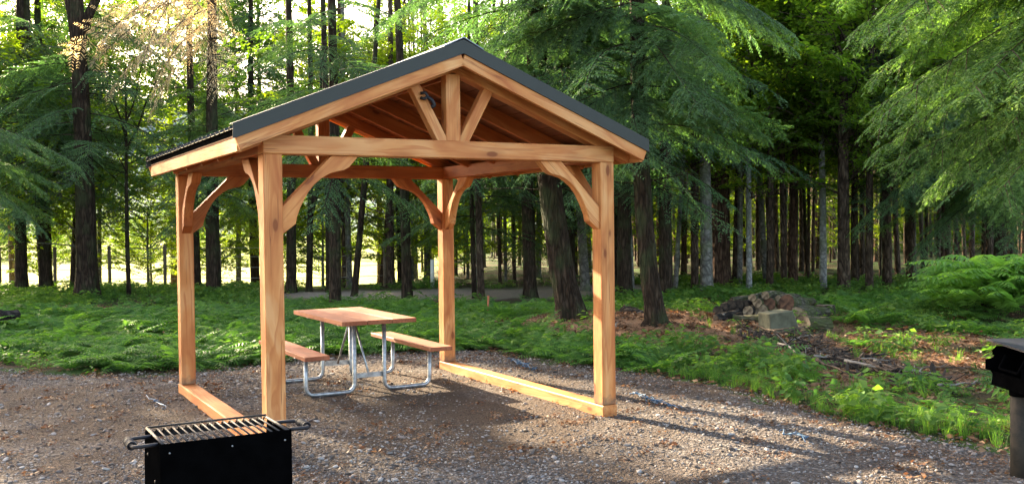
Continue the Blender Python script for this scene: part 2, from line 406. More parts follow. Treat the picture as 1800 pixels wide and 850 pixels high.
n1 = nd(t, 'ShaderNodeTexNoise', i_Scale=1.1, i_Detail=6.); L.new(gp_.outputs['Position'], n1.inputs[0])
n2 = nd(t, 'ShaderNodeTexNoise', i_Scale=34., i_Detail=6., i_Roughness=.75); L.new(gp_.outputs['Position'], n2.inputs[0])
n3 = nd(t, 'ShaderNodeTexNoise', i_Scale=150., i_Detail=3.); L.new(gp_.outputs['Position'], n3.inputs[0])
soil = ramp(t, n2.outputs[0], [(.33, (.03, .022, .015)), (.5, (.075, .05, .034)), (.68, (.16, .10, .065))])
green = ramp(t, n2.outputs[0], [(.33, (.025, .05, .015)), (.55, (.05, .10, .025)), (.7, (.10, .16, .04))])
needles = ramp(t, n3.outputs[0], [(.3, (.13, .058, .032)), (.5, (.32, .17, .10)), (.7, (.52, .35, .23))])  # needle litter, its tone raised to stand in for sunlight on the patch
roadc = ramp(t, n2.outputs[0], [(.3, (.20, .16, .13)), (.7, (.42, .36, .30))])
field = ramp(t, n1.outputs[0], [(.3, (.30, .36, .09)), (.7, (.46, .46, .18))])
c = mix(t, ramp(t, n1.outputs[0], [(.42, (0, 0, 0)), (.58, (1, 1, 1))]), soil, green)
nz = mth(t, 'ADD', sp.outputs[0], mth(t, 'MULTIPLY', mth(t, 'SUBTRACT', n1.outputs[0], .5), .9))
c = mix(t, ramp(t, nz, [(.30, (0, 0, 0)), (.5, (1, 1, 1))]), c, needles)
c = mix(t, sp.outputs[1], c, roadc); c = mix(t, sp.outputs[2], c, field)
L.new(c, b.inputs['Base Color']); b.inputs['Roughness'].default_value = .95; b.inputs['Specular IOR Level'].default_value = .1
bump(t, mth(t, 'ADD', n2.outputs[0], mth(t, 'MULTIPLY', n3.outputs[0], .4)), .9, .03, b)
gme.materials.append(m)
obj('ground', gme, kind='structure')

# gravel pad sheet
px_ = np.linspace(-16, 8, 300); py_ = np.linspace(-4, 14, 225)
PX, PY = np.meshgrid(px_, py_)
pd = pad_dist(PX.ravel(), PY.ravel()).reshape(PX.shape) + (fbm(PX*2.2, PY*2.2, 21)-.5)*.5
PZ = gh(PX.ravel(), PY.ravel()).reshape(PX.shape) + .012 - np.clip((.12-pd)/.3, 0, 1)*.14
keep = pd > -.35
V = np.stack([PX, PY, PZ], -1).reshape(-1, 3); Fp = grid_faces(*PX.shape)
Fp = Fp[keep.ravel()[Fp].any(1)]
m, t, b, _ = new_mat('crushed_gravel'); L = t.links
g_ = t.nodes.new('ShaderNodeNewGeometry')
vc = nd(t, 'ShaderNodeVertexColor', layer_name='dirt')
v1 = nd(t, 'ShaderNodeTexVoronoi', i_Scale=38.); L.new(g_.outputs['Position'], v1.inputs[0])
v2 = nd(t, 'ShaderNodeTexVoronoi', i_Scale=90.); L.new(g_.outputs['Position'], v2.inputs[0])
n1 = nd(t, 'ShaderNodeTexNoise', i_Scale=.9, i_Detail=5.); L.new(g_.outputs['Position'], n1.inputs[0])
sc1 = t.nodes.new('ShaderNodeSeparateColor'); L.new(v1.outputs['Color'], sc1.inputs[0])
st = ramp(t, sc1.outputs[0], [(0, (.065, .054, .048)), (.5, (.125, .106, .095)), (.85, (.20, .18, .165)), (1, (.34, .32, .30))])
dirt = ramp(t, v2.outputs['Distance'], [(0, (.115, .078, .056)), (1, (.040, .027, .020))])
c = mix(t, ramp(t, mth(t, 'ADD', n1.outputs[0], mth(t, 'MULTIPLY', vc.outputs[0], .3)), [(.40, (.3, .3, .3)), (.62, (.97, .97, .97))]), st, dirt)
L.new(c, b.inputs['Base Color']); b.inputs['Roughness'].default_value = .93; b.inputs['Specular IOR Level'].default_value = .2
h = mth(t, 'ADD', mth(t, 'MULTIPLY', v1.outputs['Distance'], -1.), mth(t, 'MULTIPLY', v2.outputs['Distance'], -.5))
bump(t, h, 1., .03, b)
pme = mesh_np('gravel_pad', V, Fp, m, True)
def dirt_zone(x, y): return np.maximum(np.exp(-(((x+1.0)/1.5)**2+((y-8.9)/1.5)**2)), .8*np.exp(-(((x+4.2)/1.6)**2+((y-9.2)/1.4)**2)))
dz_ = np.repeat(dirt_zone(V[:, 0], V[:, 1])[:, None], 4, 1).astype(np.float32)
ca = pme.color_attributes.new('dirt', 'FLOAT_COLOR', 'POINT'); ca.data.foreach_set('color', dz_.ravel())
obj('gravel_pad', pme, kind='structure')

# ------------------------------------------------------------------ scatter
HID = {}
def lib(name, meshes):
    c = bpy.data.collections.new(name)
    for k, me in enumerate(meshes):
        o = bpy.data.objects.new(name+'_piece', me); c.objects.link(o)
    return c
def scatter(name, pts, rot, scl, coll, nvar, **kw):
    n = len(pts)
    me = bpy.data.meshes.new(name); me.vertices.add(n); me.vertices.foreach_set('co', np.asarray(pts, np.float32).ravel())
    a = me.attributes.new('rot', 'FLOAT_VECTOR', 'POINT'); a.data.foreach_set('vector', np.asarray(rot, np.float32).ravel())
    a = me.attributes.new('scl', 'FLOAT_VECTOR', 'POINT')
    scl = np.asarray(scl, np.float32); scl = np.repeat(scl[:, None], 3, 1) if scl.ndim == 1 else scl
    a.data.foreach_set('vector', scl.ravel())
    a = me.attributes.new('idx', 'INT', 'POINT'); a.data.foreach_set('value', rng.integers(0, nvar, n).astype(np.int32))
    o = obj(name, me, **kw)
    ng = bpy.data.node_groups.new(name, 'GeometryNodeTree')
    ng.interface.new_socket('Geometry', in_out='INPUT', socket_type='NodeSocketGeometry')
    ng.interface.new_socket('Geometry', in_out='OUTPUT', socket_type='NodeSocketGeometry')
    gi = ng.nodes.new('NodeGroupInput'); go = ng.nodes.new('NodeGroupOutput')
    ip = ng.nodes.new('GeometryNodeInstanceOnPoints'); ci = ng.nodes.new('GeometryNodeCollectionInfo')
    ci.inputs['Collection'].default_value = coll; ci.inputs['Separate Children'].default_value = True; ci.inputs['Reset Children'].default_value = True
    def na(nm, ty):
        x = ng.nodes.new('GeometryNodeInputNamedAttribute'); x.data_type = ty; x.inputs[0].default_value = nm; return x.outputs[0]
    e = ng.nodes.new('FunctionNodeEulerToRotation')
    ng.links.new(gi.outputs[0], ip.inputs['Points']); ng.links.new(ci.outputs[0], ip.inputs['Instance'])
    ip.inputs['Pick Instance'].default_value = True
    ng.links.new(na('idx', 'INT'), ip.inputs['Instance Index'])
    ng.links.new(na('rot', 'FLOAT_VECTOR'), e.inputs[0]); ng.links.new(e.outputs[0], ip.inputs['Rotation'])
    ng.links.new(na('scl', 'FLOAT_VECTOR'), ip.inputs['Scale'])
    ng.links.new(ip.outputs[0], go.inputs[0])
    md = o.modifiers.new('scatter', 'NODES'); md.node_group = ng
    return o

# stones
def stone_mesh(seed, mats, k):
    r = random.Random(seed); bm = bmesh.new(); bmesh.ops.create_icosphere(bm, subdivisions=1 if k else 2, radius=1)
    ax = [Vector((r.gauss(0, 1), r.gauss(0, 1), r.gauss(0, 1))).normalized() for _ in range(7)]
    cut = [r.uniform(.55, .85) for _ in ax]
    for v in bm.verts:
        for a_, c_ in zip(ax, cut):
            d = v.co.dot(a_)
            if d > c_: v.co -= a_*(d-c_)
        v.co += Vector((r.uniform(-.07, .07),)*3)
        v.co.x *= 1.0; v.co.y *= .72; v.co.z *= .42
    me = bpy.data.meshes.new('stone'); bm.to_mesh(me); bm.free(); me.materials.append(mats); return me
def stone_mat(name, stops):
    m, t, b, _ = new_mat(name); L = t.links
    g_ = t.nodes.new('ShaderNodeNewGeometry')
    wn = nd(t, 'ShaderNodeTexWhiteNoise', noise_dimensions='1D')
    oi = t.nodes.new('ShaderNodeObjectInfo'); L.new(oi.outputs['Random'], wn.inputs['W'])
    n = nd(t, 'ShaderNodeTexNoise', i_Scale=60., i_Detail=4.); L.new(g_.outputs['Position'], n.inputs[0])
    c = ramp(t, oi.outputs['Random'], stops)
    c = mix(t, mth(t, 'MULTIPLY', n.outputs[0], .55), c, (.06, .05, .045))
    L.new(c, b.inputs['Base Color']); b.inputs['Roughness'].default_value = .85; b.inputs['Specular IOR Level'].default_value = .25
    bump(t, n.outputs[0], .4, .004, b); return m
M_STONE = stone_mat('grey_stone', [(0, (.070, .055, .046)), (.35, (.125, .102, .088)), (.6, (.185, .162, .148)), (.82, (.29, .265, .25)), (.95, (.42, .40, .375)), (1, (.20, .12, .085))])
stones = lib('stone', [stone_mesh(k, M_STONE, k > 2) for k in range(7)])
def scatter_pad(n, ymin, ymax, smin, smax, name, label):
    y = rng.uniform(ymin, ymax, n); x = rng.uniform(-1, 1, n)*(y*.56+.6)
    d = pad_dist(x, y); den = fbm(x*.8, y*.8, 31)
    k = (rng.random(n) > .55*dirt_zone(x, y)) & (d > -.12) & (rng.random(n) < np.clip(.35+(den-.38)*3.2, .22, 1)) & (rng.random(n) < np.clip((d+.12)/.2, .3, 1))
    x, y = x[k], y[k]; s = smin*(smax/smin)**(rng.random(len(x))**2.3)
    z = gh(x, y)+.012+s*.18
    rot = np.stack([rng.normal(0, .22, len(x)), rng.normal(0, .22, len(x)), rng.uniform(0, 6.28, len(x))], 1)
    return np.stack([x, y, z], 1), rot, s
a1 = scatter_pad(130000, 5.2, 13.6, .0055, .015, '', ''); a2 = scatter_pad(14000, 5.2, 13.4, .013, .033, '', '')
scatter('gravel', np.concatenate([a1[0], a2[0]]), np.concatenate([a1[1], a2[1]]), np.concatenate([a1[2], a2[2]]), stones, 7,
        label='loose grey crushed gravel spread under and around the timber pavilion', cat='gravel', kind='stuff')

# ------------------------------------------------------------------ foliage templates
def quads_diamond(base, dirn, side, length, width, droop=0.0):
    """arrays (n,3) -> (n,4,3) diamond leaves"""
    base = np.asarray(base); length = np.asarray(length)[:, None]; width = np.asarray(width)[:, None]
    mid = base + dirn*length*.45; tip = base + dirn*length; tip = tip + np.array([0, 0, -1.])*droop*length
    return np.stack([base, mid - side*width*.5, tip, mid + side*width*.5], 1)
def hemlock_branch(L=2.6, seed=0, dens=1.0, wid=.020):
    r = np.random.default_rng(seed); out = []; stems = []
    def axis_pts(o, d, side, l, n, droop):
        t_ = np.linspace(0, 1, n)[:, None]
        return o + d*t_*l + np.array([0, 0, -1.])*droop*l*t_**2 + side*(np.sin(t_*3+r.uniform(0, 6))*.03*l)
    up = np.array([0, 0, 1.])
    O = np.zeros(3); D = np.array([1., 0, .12]); S = np.array([0, 1., 0])
    main = axis_pts(O, D, S, L, 9, .34); stems.append((main, .016, .004))
    def along(p, t_):
        k = t_*(len(p)-1); i = int(min(k, len(p)-2)); f = k-i
        return p[i]*(1-f)+p[i+1]*f, (p[i+1]-p[i])/np.linalg.norm(p[i+1]-p[i])
    def feather(p, l, w0):
        n = max(4, int(l/.034*dens)); ts = np.linspace(.06, 1, n)
        for sgn in (-1, 1):
            B = []; DD = []; SS = []; LL = []
            for t_ in ts:
                b_, d_ = along(p, min(.999, t_+r.uniform(-.02, .02)))
                s_ = np.cross(up, d_); s_ /= np.linalg.norm(s_)+1e-9
                a = r.uniform(.75, 1.1)
                dd = d_*math.cos(a)+s_*sgn*math.sin(a)+up*r.uniform(-.28, .10); dd /= np.linalg.norm(dd)
                nn = np.cross(dd, up+r.normal(0, .35, 3)); nn /= np.linalg.norm(nn)
                B.append(b_); DD.append(dd); SS.append(nn); LL.append(max(.035, w0*(1.05-t_*.8)*r.uniform(.7, 1.25)))
            LL = np.array(LL); out.append(quads_diamond(B, np.array(DD), np.array(SS), LL, np.full(len(LL), wid)*r.uniform(.8, 1.25, len(LL)), .12))
    ns = int(17*dens**.5*L/2.6)
    for k in range(ns):
        for sgn in (-1, 1):
            t_ = .10+.9*(k+r.uniform(0, .8))/ns
            if r.random() < .10 or t_ > 1: continue
            o, d_ = along(main, t_); s_ = np.array([-d_[1], d_[0], 0]); s_ /= np.linalg.norm(s_)
            a = r.uniform(.75, 1.05); dd = d_*math.cos(a)+s_*sgn*math.sin(a)+up*r.uniform(-.15, .1)
            l = L*(.08+.30*(1-t_)**.75*min(1, t_*4+.3))*r.uniform(.75, 1.2)
            p = axis_pts(o, dd/np.linalg.norm(dd), np.cross(up, dd), l, 5, r.uniform(.15, .45))
            stems.append((p, .006, .002)); feather(p, l, .125)
    feather(main[4:], L*.55, .11)
    Q = np.concatenate(out)
    return Q, stems
def fine_branch(L=2.6, seed=0):
    r = np.random.default_rng(seed); out = []; stems = []; up = np.array([0, 0, 1.])
    t_ = np.linspace(0, 1, 10)[:, None]
    main = np.array([1., 0, .12])*t_*L - up*.36*L*t_**2 + np.array([0, 1., 0])*np.sin(t_*3+r.uniform(0, 6))*.04*L
    stems.append((main, .016, .003))
    def along(p, t):
        k = min(t, .999)*(len(p)-1); i = int(min(k, len(p)-2)); f = k-i; d = p[i+1]-p[i]
        return p[i]*(1-f)+p[i+1]*f, d/np.linalg.norm(d)
    def twigs(p, l):
        n = max(5, int(l/.016)); ts = np.linspace(.03, 1, n)
        for sgn in (-1, 1):
            B = []; DD = []; SS = []
            for t in ts:
                b_, d_ = along(p, t); s_ = np.cross(up, d_); s_ /= np.linalg.norm(s_)+1e-9
                a = r.uniform(.8, 1.15); dd = d_*math.cos(a)+s_*sgn*math.sin(a)+up*r.uniform(-.25, .15); dd /= np.linalg.norm(dd)
                nn = np.cross(dd, up+r.normal(0, .35, 3)); nn /= np.linalg.norm(nn); B.append(b_); DD.append(dd); SS.append(nn)
            LL = .042*r.uniform(.6, 1.35, n)*(1.1-.6*ts); out.append(quads_diamond(B, np.array(DD), np.array(SS), LL, LL*.36, .1))
    for k in range(19):
        for sgn in (-1, 1):
            t = .08+.92*(k+r.uniform(0, .9))/19
            if t > 1 or r.random() < .1: continue
            o, d_ = along(main, t); s_ = np.cross(up, d_); s_ /= np.linalg.norm(s_)
            a = r.uniform(.7, 1.05); dd = d_*math.cos(a)+s_*sgn*math.sin(a)+up*r.uniform(-.2, .1); dd /= np.linalg.norm(dd)
            l = L*(.07+.29*(1-t)**.75*min(1, t*4+.3))*r.uniform(.7, 1.2); q = np.linspace(0, 1, 6)[:, None]
            p = o+dd*q*l-up*r.uniform(.15, .5)*l*q**2; stems.append((p, .005, .0015))
            m_ = max(2, int(l/.075))
            for j in range(m_):
                for s2 in (-1, 1):
                    tt = (j+r.uniform(.1, .9))/m_; o2, d2 = along(p, tt); s3 = np.cross(up, d2); s3 /= np.linalg.norm(s3)
                    a2 = r.uniform(.65, 1.0); e = d2*math.cos(a2)+s3*s2*math.sin(a2)+up*r.uniform(-.3, .1); e /= np.linalg.norm(e)
                    l2 = (.05+.15*(1-tt)*min(1, l/.5))*r.uniform(.7, 1.25); z = np.linspace(0, 1, 3)[:, None]
                    twigs(o2+e*z*l2-up*.25*l2*z**2, l2)
            twigs(p, l)
    twigs(main[5:], L*.5)
    return np.concatenate(out), stems
def leafy_branch(L=2.2, seed=0, n_leaf=230, ls=.085):
    r = np.random.default_rng(seed); up = np.array([0, 0, 1.])
    t_ = np.linspace(0, 1, 7)[:, None]
    main = np.array([1., 0, .25])*t_*L + np.array([0, 0, -1.])*.22*L*t_**2 + np.array([0, 1., 0])*np.sin(t_*4+r.uniform(0, 6))*.07*L
    stems = [(main, .018, .004)]; B = []; subs = []
    for k in range(10):
        i = r.uniform(1, 5.9); ii = int(i); o = main[ii]*(1-(i-ii))+main[ii+1]*(i-ii)
        a = r.uniform(.5, 1.1)*r.choice([-1, 1]); d = np.array([math.cos(a), math.sin(a), r.uniform(-.15, .25)]); l = L*r.uniform(.2, .42)*(1.1-i/9)
        p = o + d*np.linspace(0, 1, 4)[:, None]*l; stems.append((p, .007, .003)); subs.append(p)
    subs.append(main[3:])
    pts = []
    for k in range(n_leaf):
        p = subs[r.integers(len(subs))]; i = r.uniform(.4, len(p)-1.001); ii = int(i)
        pts.append(p[ii]*(1-(i-ii))+p[ii+1]*(i-ii))
    B = np.array(pts)+r.normal(0, .05, (n_leaf, 3))*np.array([1, 1, .45])
    th = r.uniform(0, 6.28, n_leaf); D = np.stack([np.cos(th), np.sin(th), r.normal(-.15, .25, n_leaf)], 1); D /= np.linalg.norm(D, axis=1)[:, None]
    S = np.cross(D, up+r.normal(0, .3, (n_leaf, 3))); S /= np.linalg.norm(S, axis=1)[:, None]
    LL = ls*r.uniform(.7, 1.3, n_leaf)
    return quads_diamond(B, D, S, LL, LL*.68, .1), stems

def rotm(az, pitch, roll=0):
    return np.array(Matrix.Rotation(az, 3, 'Z') @ Matrix.Rotation(-pitch, 3, 'Y') @ Matrix.Rotation(roll, 3, 'X'))
def assemble(parts):
    """parts: list of (Q quads, stems, M 3x3, t 3, scale) -> V, faces, midx"""
    Vs = []; Fs = []; mi = []; T3 = []
    off = 0
    allq = []
    sv = []; sf = []; so_ = 0
    for Q, stems, M, tr, sc in parts:
        allq.append((Q.reshape(-1, 3)*sc) @ M.T + tr)
        for p, r0, r1 in stems:
            if r0 < .01 and sc < 99 and len(stems) > 3 and random.random() < .35: continue
            pp = (p*sc) @ M.T + tr
            v, q, _ = tube_arrays(pp, np.linspace(r0, r1, len(pp))*sc, 3, cap=False)
            sv.append(v); sf.append(q+so_); so_ += len(v)
    A = np.concatenate(allq); nq = len(A)//4
    FQ = np.arange(nq*4).reshape(-1, 4)
    if sv:
        S = np.concatenate(sv); SF = np.concatenate(sf)+len(A)
        return np.concatenate([A, S]), np.concatenate([FQ, SF]), np.concatenate([np.zeros(nq, int), np.ones(len(SF), int)])
    return A, FQ, np.zeros(nq, int)

HB = [hemlock_branch(2.6, s, d) for s, d in ((1, 1.), (2, .9), (3, 1.05))]
LB = [leafy_branch(2.2, s) for s in (11, 12, 13)]
HD = [hemlock_branch(2.6, s, .85, wid=.015) for s in (31, 32, 33)]
HF = [fine_branch(2.6, s) for s in (21, 22, 23)]
def crown_mesh(name, kind, z0, z1, n, rad, seed, mats, top=.25, az=None, droop=(-.35, .05), trunk_r=.1):
    r = np.random.default_rng(seed); parts = []
    for k in range(n):
        u = (k+r.random())/n; z = z0+(z1-z0)*u**1.05
        a = r.uniform(0, 6.283) if az is None else r.uniform(*az)
        T = (HB if kind == 'h' else LB)[r.integers(3)]
        prof = (1-(1-top)*u) if kind == 'h' else (.55+.9*math.sin(math.pi*min(1, .18+u*.8)))*.75
        sc = rad/(2.6 if kind == 'h' else 2.2)*prof*r.uniform(.65, 1.15)
        pt = r.uniform(*droop) if kind == 'h' else r.uniform(-.1, .75)
        off = np.array([math.cos(a), math.sin(a), 0])*trunk_r*.5
        parts.append((T[0], T[1], rotm(a, pt, r.normal(0, .25)), np.array([0, 0, z])+off, sc))
    V, Fc, mi = assemble(parts); return mesh_np(name, V, Fc, mats, False, mi)

# shared crowns, in units of metres above the tree's foot
C_HEM = [crown_mesh('crown', 'h', 2.6, 9.5, 62, 2.9, 40, [M_HEM, M_BARK]), crown_mesh('crown', 'h', 3.3, 10, 56, 3.1, 41, [M_HEM, M_BARK]),
         crown_mesh('crown', 'h', 1.6, 8.5, 66, 2.6, 42, [M_HEM, M_BARK])]
C_DEC = [crown_mesh('crown', 'd', 2.2, 8.5, 80, 2.7, 50, [M_DEC, M_BARKB]), crown_mesh('crown', 'd', 3.0, 9.5, 85, 3.0, 51, [M_DEC, M_BARKB])]
C_YEL = [crown_mesh('crown', 'd', 1.0, 8, 80, 2.6, 52, [M_DECY, M_BARKG]), crown_mesh('crown', 'd', 2.0, 7, 60, 2.8, 53, [M_DECY, M_BARKG])]
C_THIN = [crown_mesh('crown', 'd', 3.2, 7, 22, 2.5, 57, [M_DEC, M_BARKG]), crown_mesh('crown', 'd', 3.4, 7, 20, 2.4, 58, [M_DECY, M_BARKG])]
C_SHR = [crown_mesh('crown', 'd', .2, 3.0, 46, 1.7, 54+k, [M_DECY, M_BARKG]) for k in range(2)]
C_LOW = [crown_mesh('crown', 'h', 2.4, 6.6, 44, 2.7, 43, [M_HEM, M_BARK], top=.8), crown_mesh('crown', 'h', 3.2, 7.0, 36, 2.9, 44, [M_HEM, M_BARK], top=.8)]
C_POLE = [crown_mesh('crown', 'h', 4.6, 10, 26, 1.9, 60, [M_HEM, M_BARKB])]

def trunk_mesh(h, r0, r1, seed, mat, n=14, rings=26, flare=.55, wob=.06, bend=(0, 0), ridge=.05, fh=.5, sweep=0.):
    r = np.random.default_rng(seed); t_ = np.linspace(0, 1, rings)**1.25
    z = t_*h; ph = r.uniform(0, 6.28, 4)
    cx = sweep*(1-np.exp(-z/1.6)) + bend[0]*t_*h + wob*h*.06*(np.sin(t_*5+ph[0])-np.sin(ph[0]))+bend[1]*np.sin(t_*3.1)*h*.0
    cy = wob*h*.06*(np.sin(t_*4+ph[1])-np.sin(ph[1]))
    rr = r0*(1-t_)+r1*t_ + r0*flare*np.exp(-z/(fh*r0*2.2))
    ang = np.linspace(0, 2*np.pi, n, endpoint=False)
    lob = 1 + flare*.5*np.exp(-z/(fh*r0*2.5))[:, None]*np.sin(ang*5+ph[2])[None]*.9
    nz = 1 + ridge*r.normal(0, 1, (rings, n))*.6 + ridge*np.sin(ang*7+ph[3])[None]
    RR = rr[:, None]*lob*nz
    V = np.stack([cx[:, None]+RR*np.cos(ang), cy[:, None]+RR*np.sin(ang), np.repeat(z[:, None]-.12, n, 1)], -1).reshape(-1, 3)
    i = np.arange(rings-1)[:, None]*n; j = np.arange(n)[None]; j2 = (j+1) % n
    Q = np.stack([i+j, i+j2, i+n+j2, i+n+j], -1).reshape(-1, 4)
    return mesh_np('trunk', V, Q, mat, True), (lambda zz: np.array([np.interp(zz, z, cx), np.interp(zz, z, cy), zz]))

def tree(px, py, wpx, label, crown=None, mat=None, h=11.5, lean=0., kind='hemlock_tree', cat='tree', group=None, seed=None, rz=None, cscale=1., n=14, flare=.5, wob=.06, ridge=.05, extra=None, pos=None, sweep=0.):
    p = pos or Gd(px, py)
    if pos: p = Vector((pos[0], pos[1], ghs(pos[0], pos[1])))
    r0 = wpx/F*p.y/2 if wpx > 1 else wpx
    seed = seed if seed is not None else int(abs(px)*7+abs(py))
    rt = empty(kind, p, 0, label, cat, group)
    me, f = trunk_mesh(h, r0, r0*.35, seed, mat or M_BARK, n=n, flare=flare, wob=wob, bend=(lean, 0), ridge=ridge, rings=30, sweep=sweep)
    global TRK
    TRK = obj('trunk', me, rt)
    if crown is not None:
        c_ = obj('crown', crown, rt); c_.scale = (cscale,)*3
        c_.rotation_euler = (0, 0, rz if rz is not None else random.uniform(0, 6.28)); c_.location = (lean*h*.3, 0, 0)
    if extra: extra(rt, f)
    return rt
BM = {}
def bough(rt, f, z, az, L, pitch=-.15, mats=None, name='bough', seed=0, roll=0, fine=True, label=None):
    """one big bough of its own on a tree"""
    mats = mats or [M_HEM, M_BARK]; key = (seed % 3, mats[0].name, fine)
    if key not in BM:
        T = (HF if fine else HD if name == 'dry_bough' else HB)[seed % 3]
        V, Fc, mi = assemble([(T[0], T[1], np.eye(3), np.zeros(3), 1.)]); BM[key] = mesh_np(name, V, Fc, mats, False, mi)
    o = obj(name, BM[key], rt)
    o.matrix_local = Matrix.Translation(tuple(f(z))) @ Matrix(rotm(az, pitch, roll).tolist()).to_4x4() @ Matrix.Scale(L/2.6, 4)
    if label: o['label'] = label
    return o
def dead_twigs(rt, f, z0, z1, n, L, mat, seed=0):
    r = np.random.default_rng(seed+900); Vs = []; Qs = []; o = 0
    for k in range(n):
        z = r.uniform(z0, z1); a = r.uniform(0, 6.28); l = L*r.uniform(.3, 1); b0 = f(z)
        d = np.array([math.cos(a), math.sin(a), r.uniform(-.35, .3)])
        s = np.linspace(0, 1, 5)[:, None]; p = b0 + d*s*l + r.normal(0, .03*l, (5, 3))*s
        v, q, _ = tube_arrays(p, np.linspace(.011, .003, 5), 4, cap=False); Vs.append(v); Qs.append(q+o); o += len(v)
        for j in range(3):
            i = r.integers(1, 4); dd = d+r.normal(0, .5, 3); pp = p[i]+dd*np.linspace(0, 1, 3)[:, None]*l*.4
            v, q, _ = tube_arrays(pp, np.linspace(.005, .002, 3), 3, cap=False); Vs.append(v); Qs.append(q+o); o += len(v)
    obj('dead_twigs', mesh_np('dead_twigs', np.concatenate(Vs), np.concatenate(Qs), mat), TRK, kind='stuff')

# ================================================================== PAVILION
S = .14; WD, D = 3.0505, 3.3332; Z1, BH, ZS = 2.2067, .137, .108
ZT, SL, OH, FO = 3.0084, .4027, .2158, .162
pav = empty('timber_pavilion', (-1.7718, 6.9777, 0), .51, 'new open timber-frame shelter with curved braces and dark metal gable roof on gravel', 'pavilion')
def RF(x): return ZT - SL*abs(x-WD/2)
for (cx, cy, zb_) in ((S/2, S/2, ZS), (WD-S/2, S/2, ZS), (S/2, D-S/2, ZS), (WD-S/2, D-S/2, ZS)):
    timber('post', (cx, cy, zb_), (cx, cy, Z1-.001), S, S, W_FOOT, pav, .006)
timber('sill_beam', (S/2, D, ZS/2-.012), (S/2, 0, ZS/2-.012), S*1.12, ZS+.02, W_POST, pav, .008)
timber('sill_beam', (WD-S/2, D, ZS/2-.012), (WD-S/2, -.012, ZS/2-.012), S*1.06, ZS+.02, W_POST, pav, .008)
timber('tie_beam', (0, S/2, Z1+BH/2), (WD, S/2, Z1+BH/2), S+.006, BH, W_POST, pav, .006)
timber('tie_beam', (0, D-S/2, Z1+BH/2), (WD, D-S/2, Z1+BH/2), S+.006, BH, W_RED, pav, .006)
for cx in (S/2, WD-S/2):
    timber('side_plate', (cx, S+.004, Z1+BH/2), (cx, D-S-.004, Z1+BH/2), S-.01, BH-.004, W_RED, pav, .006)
M_EDGEF = flat_mat('matt_black_flashing', (.010, .010, .010))
# curved knee braces: profile in (u out from the post, v below the beam)
BP = [(0, -.38), (.38, 0), (.59, 0), (.515, -.085), (.47, -.108), (.42, -.118), (.36, -.135), (.30, -.17), (.245, -.215), (.20, -.27), (.165, -.33), (.135, -.39), (.112, -.45), (.10, -.505), (0, -.58)]
def brace(base, du, mat):
    """base: corner under the beam at the post's face; du: unit vector away from the post"""
    bm = bmesh.new(); du = Vector(du); th = .088; dn = du.cross(Vector((0, 0, 1)))
    ang = math.pi/4
    # local frame: X along the brace's length (diagonal), Z across, Y thickness
    ax = (du + Vector((0, 0, 1))).normalized(); az_ = (Vector((0, 0, 1))-du).normalized(); ay = az_.cross(ax)
    M = Matrix((ax, ay, az_)).transposed().to_4x4(); M.translation = Vector(base)
    inv = M.inverted()
    fr, bk = [], []
    for u, v in BP:
        q = Vector(base)+du*u+Vector((0, 0, v-.001))
        fr.append(bm.verts.new(inv @ (q+ay*th/2))); bk.append(bm.verts.new(inv @ (q-ay*th/2)))
    bm.faces.new(fr); bm.faces.new(bk[::-1])
    for k in range(len(BP)):
        j = (k+1) % len(BP); bm.faces.new((fr[j], fr[k], bk[k], bk[j]))
    bmesh.ops.recalc_face_normals(bm, faces=bm.faces)
    es = [e for e in bm.edges if len(e.link_faces) == 2 and e.calc_face_angle() > .9]
    bmesh.ops.bevel(bm, geom=es, offset=.003, segments=1, affect='EDGES')
    o = bm_obj('knee_brace', bm, mat, pav); o.matrix_local = M
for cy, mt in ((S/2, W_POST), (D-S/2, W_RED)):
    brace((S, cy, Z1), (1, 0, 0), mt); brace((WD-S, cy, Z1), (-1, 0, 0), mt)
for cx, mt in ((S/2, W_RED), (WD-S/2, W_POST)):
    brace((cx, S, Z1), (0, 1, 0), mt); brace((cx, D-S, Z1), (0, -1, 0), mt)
# trusses front and back
CT = .105
for cy, mt in ((S/2, W_POST), (D-S/2, W_RED)):
    kz = RF(WD/2)-CT-.05
    timber('king_post', (WD/2, cy, Z1+BH), (WD/2, cy, kz+.02), .095, .125, mt, pav, .004, roll=math.pi/2)
    for sg in (-1, 1):
        timber('strut', (WD/2+sg*.075, cy, Z1+BH-.03), (WD/2+sg*.335, cy, RF(WD/2+.335)-.09), .085, .085, mt, pav, .004)
        timber('top_chord', (WD/2+sg*.003, cy, RF(WD/2)-.012-CT/2), (WD/2+sg*(WD/2+OH-.035), cy, RF(-OH+.035)-.012-CT/2), .11, CT, mt, pav, .004)
for cy in (.72, 1.32, 1.95, 2.56):
    for sg in (-1, 1):
        timber('rafter', (WD/2+sg*.022, cy, RF(WD/2)-.012-.065), (WD/2+sg*(WD/2+OH-.04), cy, RF(-OH+.04)-.012-.065), .04, .13, W_RED, pav, .003)
timber('ridge_board', (WD/2, S+.02, RF(WD/2)-.09), (WD/2, D-S-.02, RF(WD/2)-.09), .035, .15, W_RED, pav, .003)
# roof boards seen from below: boards run front to back
nb = 12; ux = (WD/2+OH)/nb
for sg in (-1, 1):
    for k in range(nb):
        xa = WD/2+sg*(ux*(k+.5)); za = RF(xa)+.004
        sl_ = math.atan(SL)*sg
        m = Matrix.Translation((xa, 0, za))
        bm = bmesh.new(); add_box(bm, (D/2, 0, 0), (D+FO*2-.05, ux/math.cos(math.atan(SL))-.006, .018), .002)
        o = bm_obj('plank', bm, W_DECK, pav)
        o.matrix_local = Matrix.Translation((xa, 0, za)) @ Matrix.Rotation(sl_, 4, 'Y') @ Matrix.Rotation(math.pi/2, 4, 'Z')
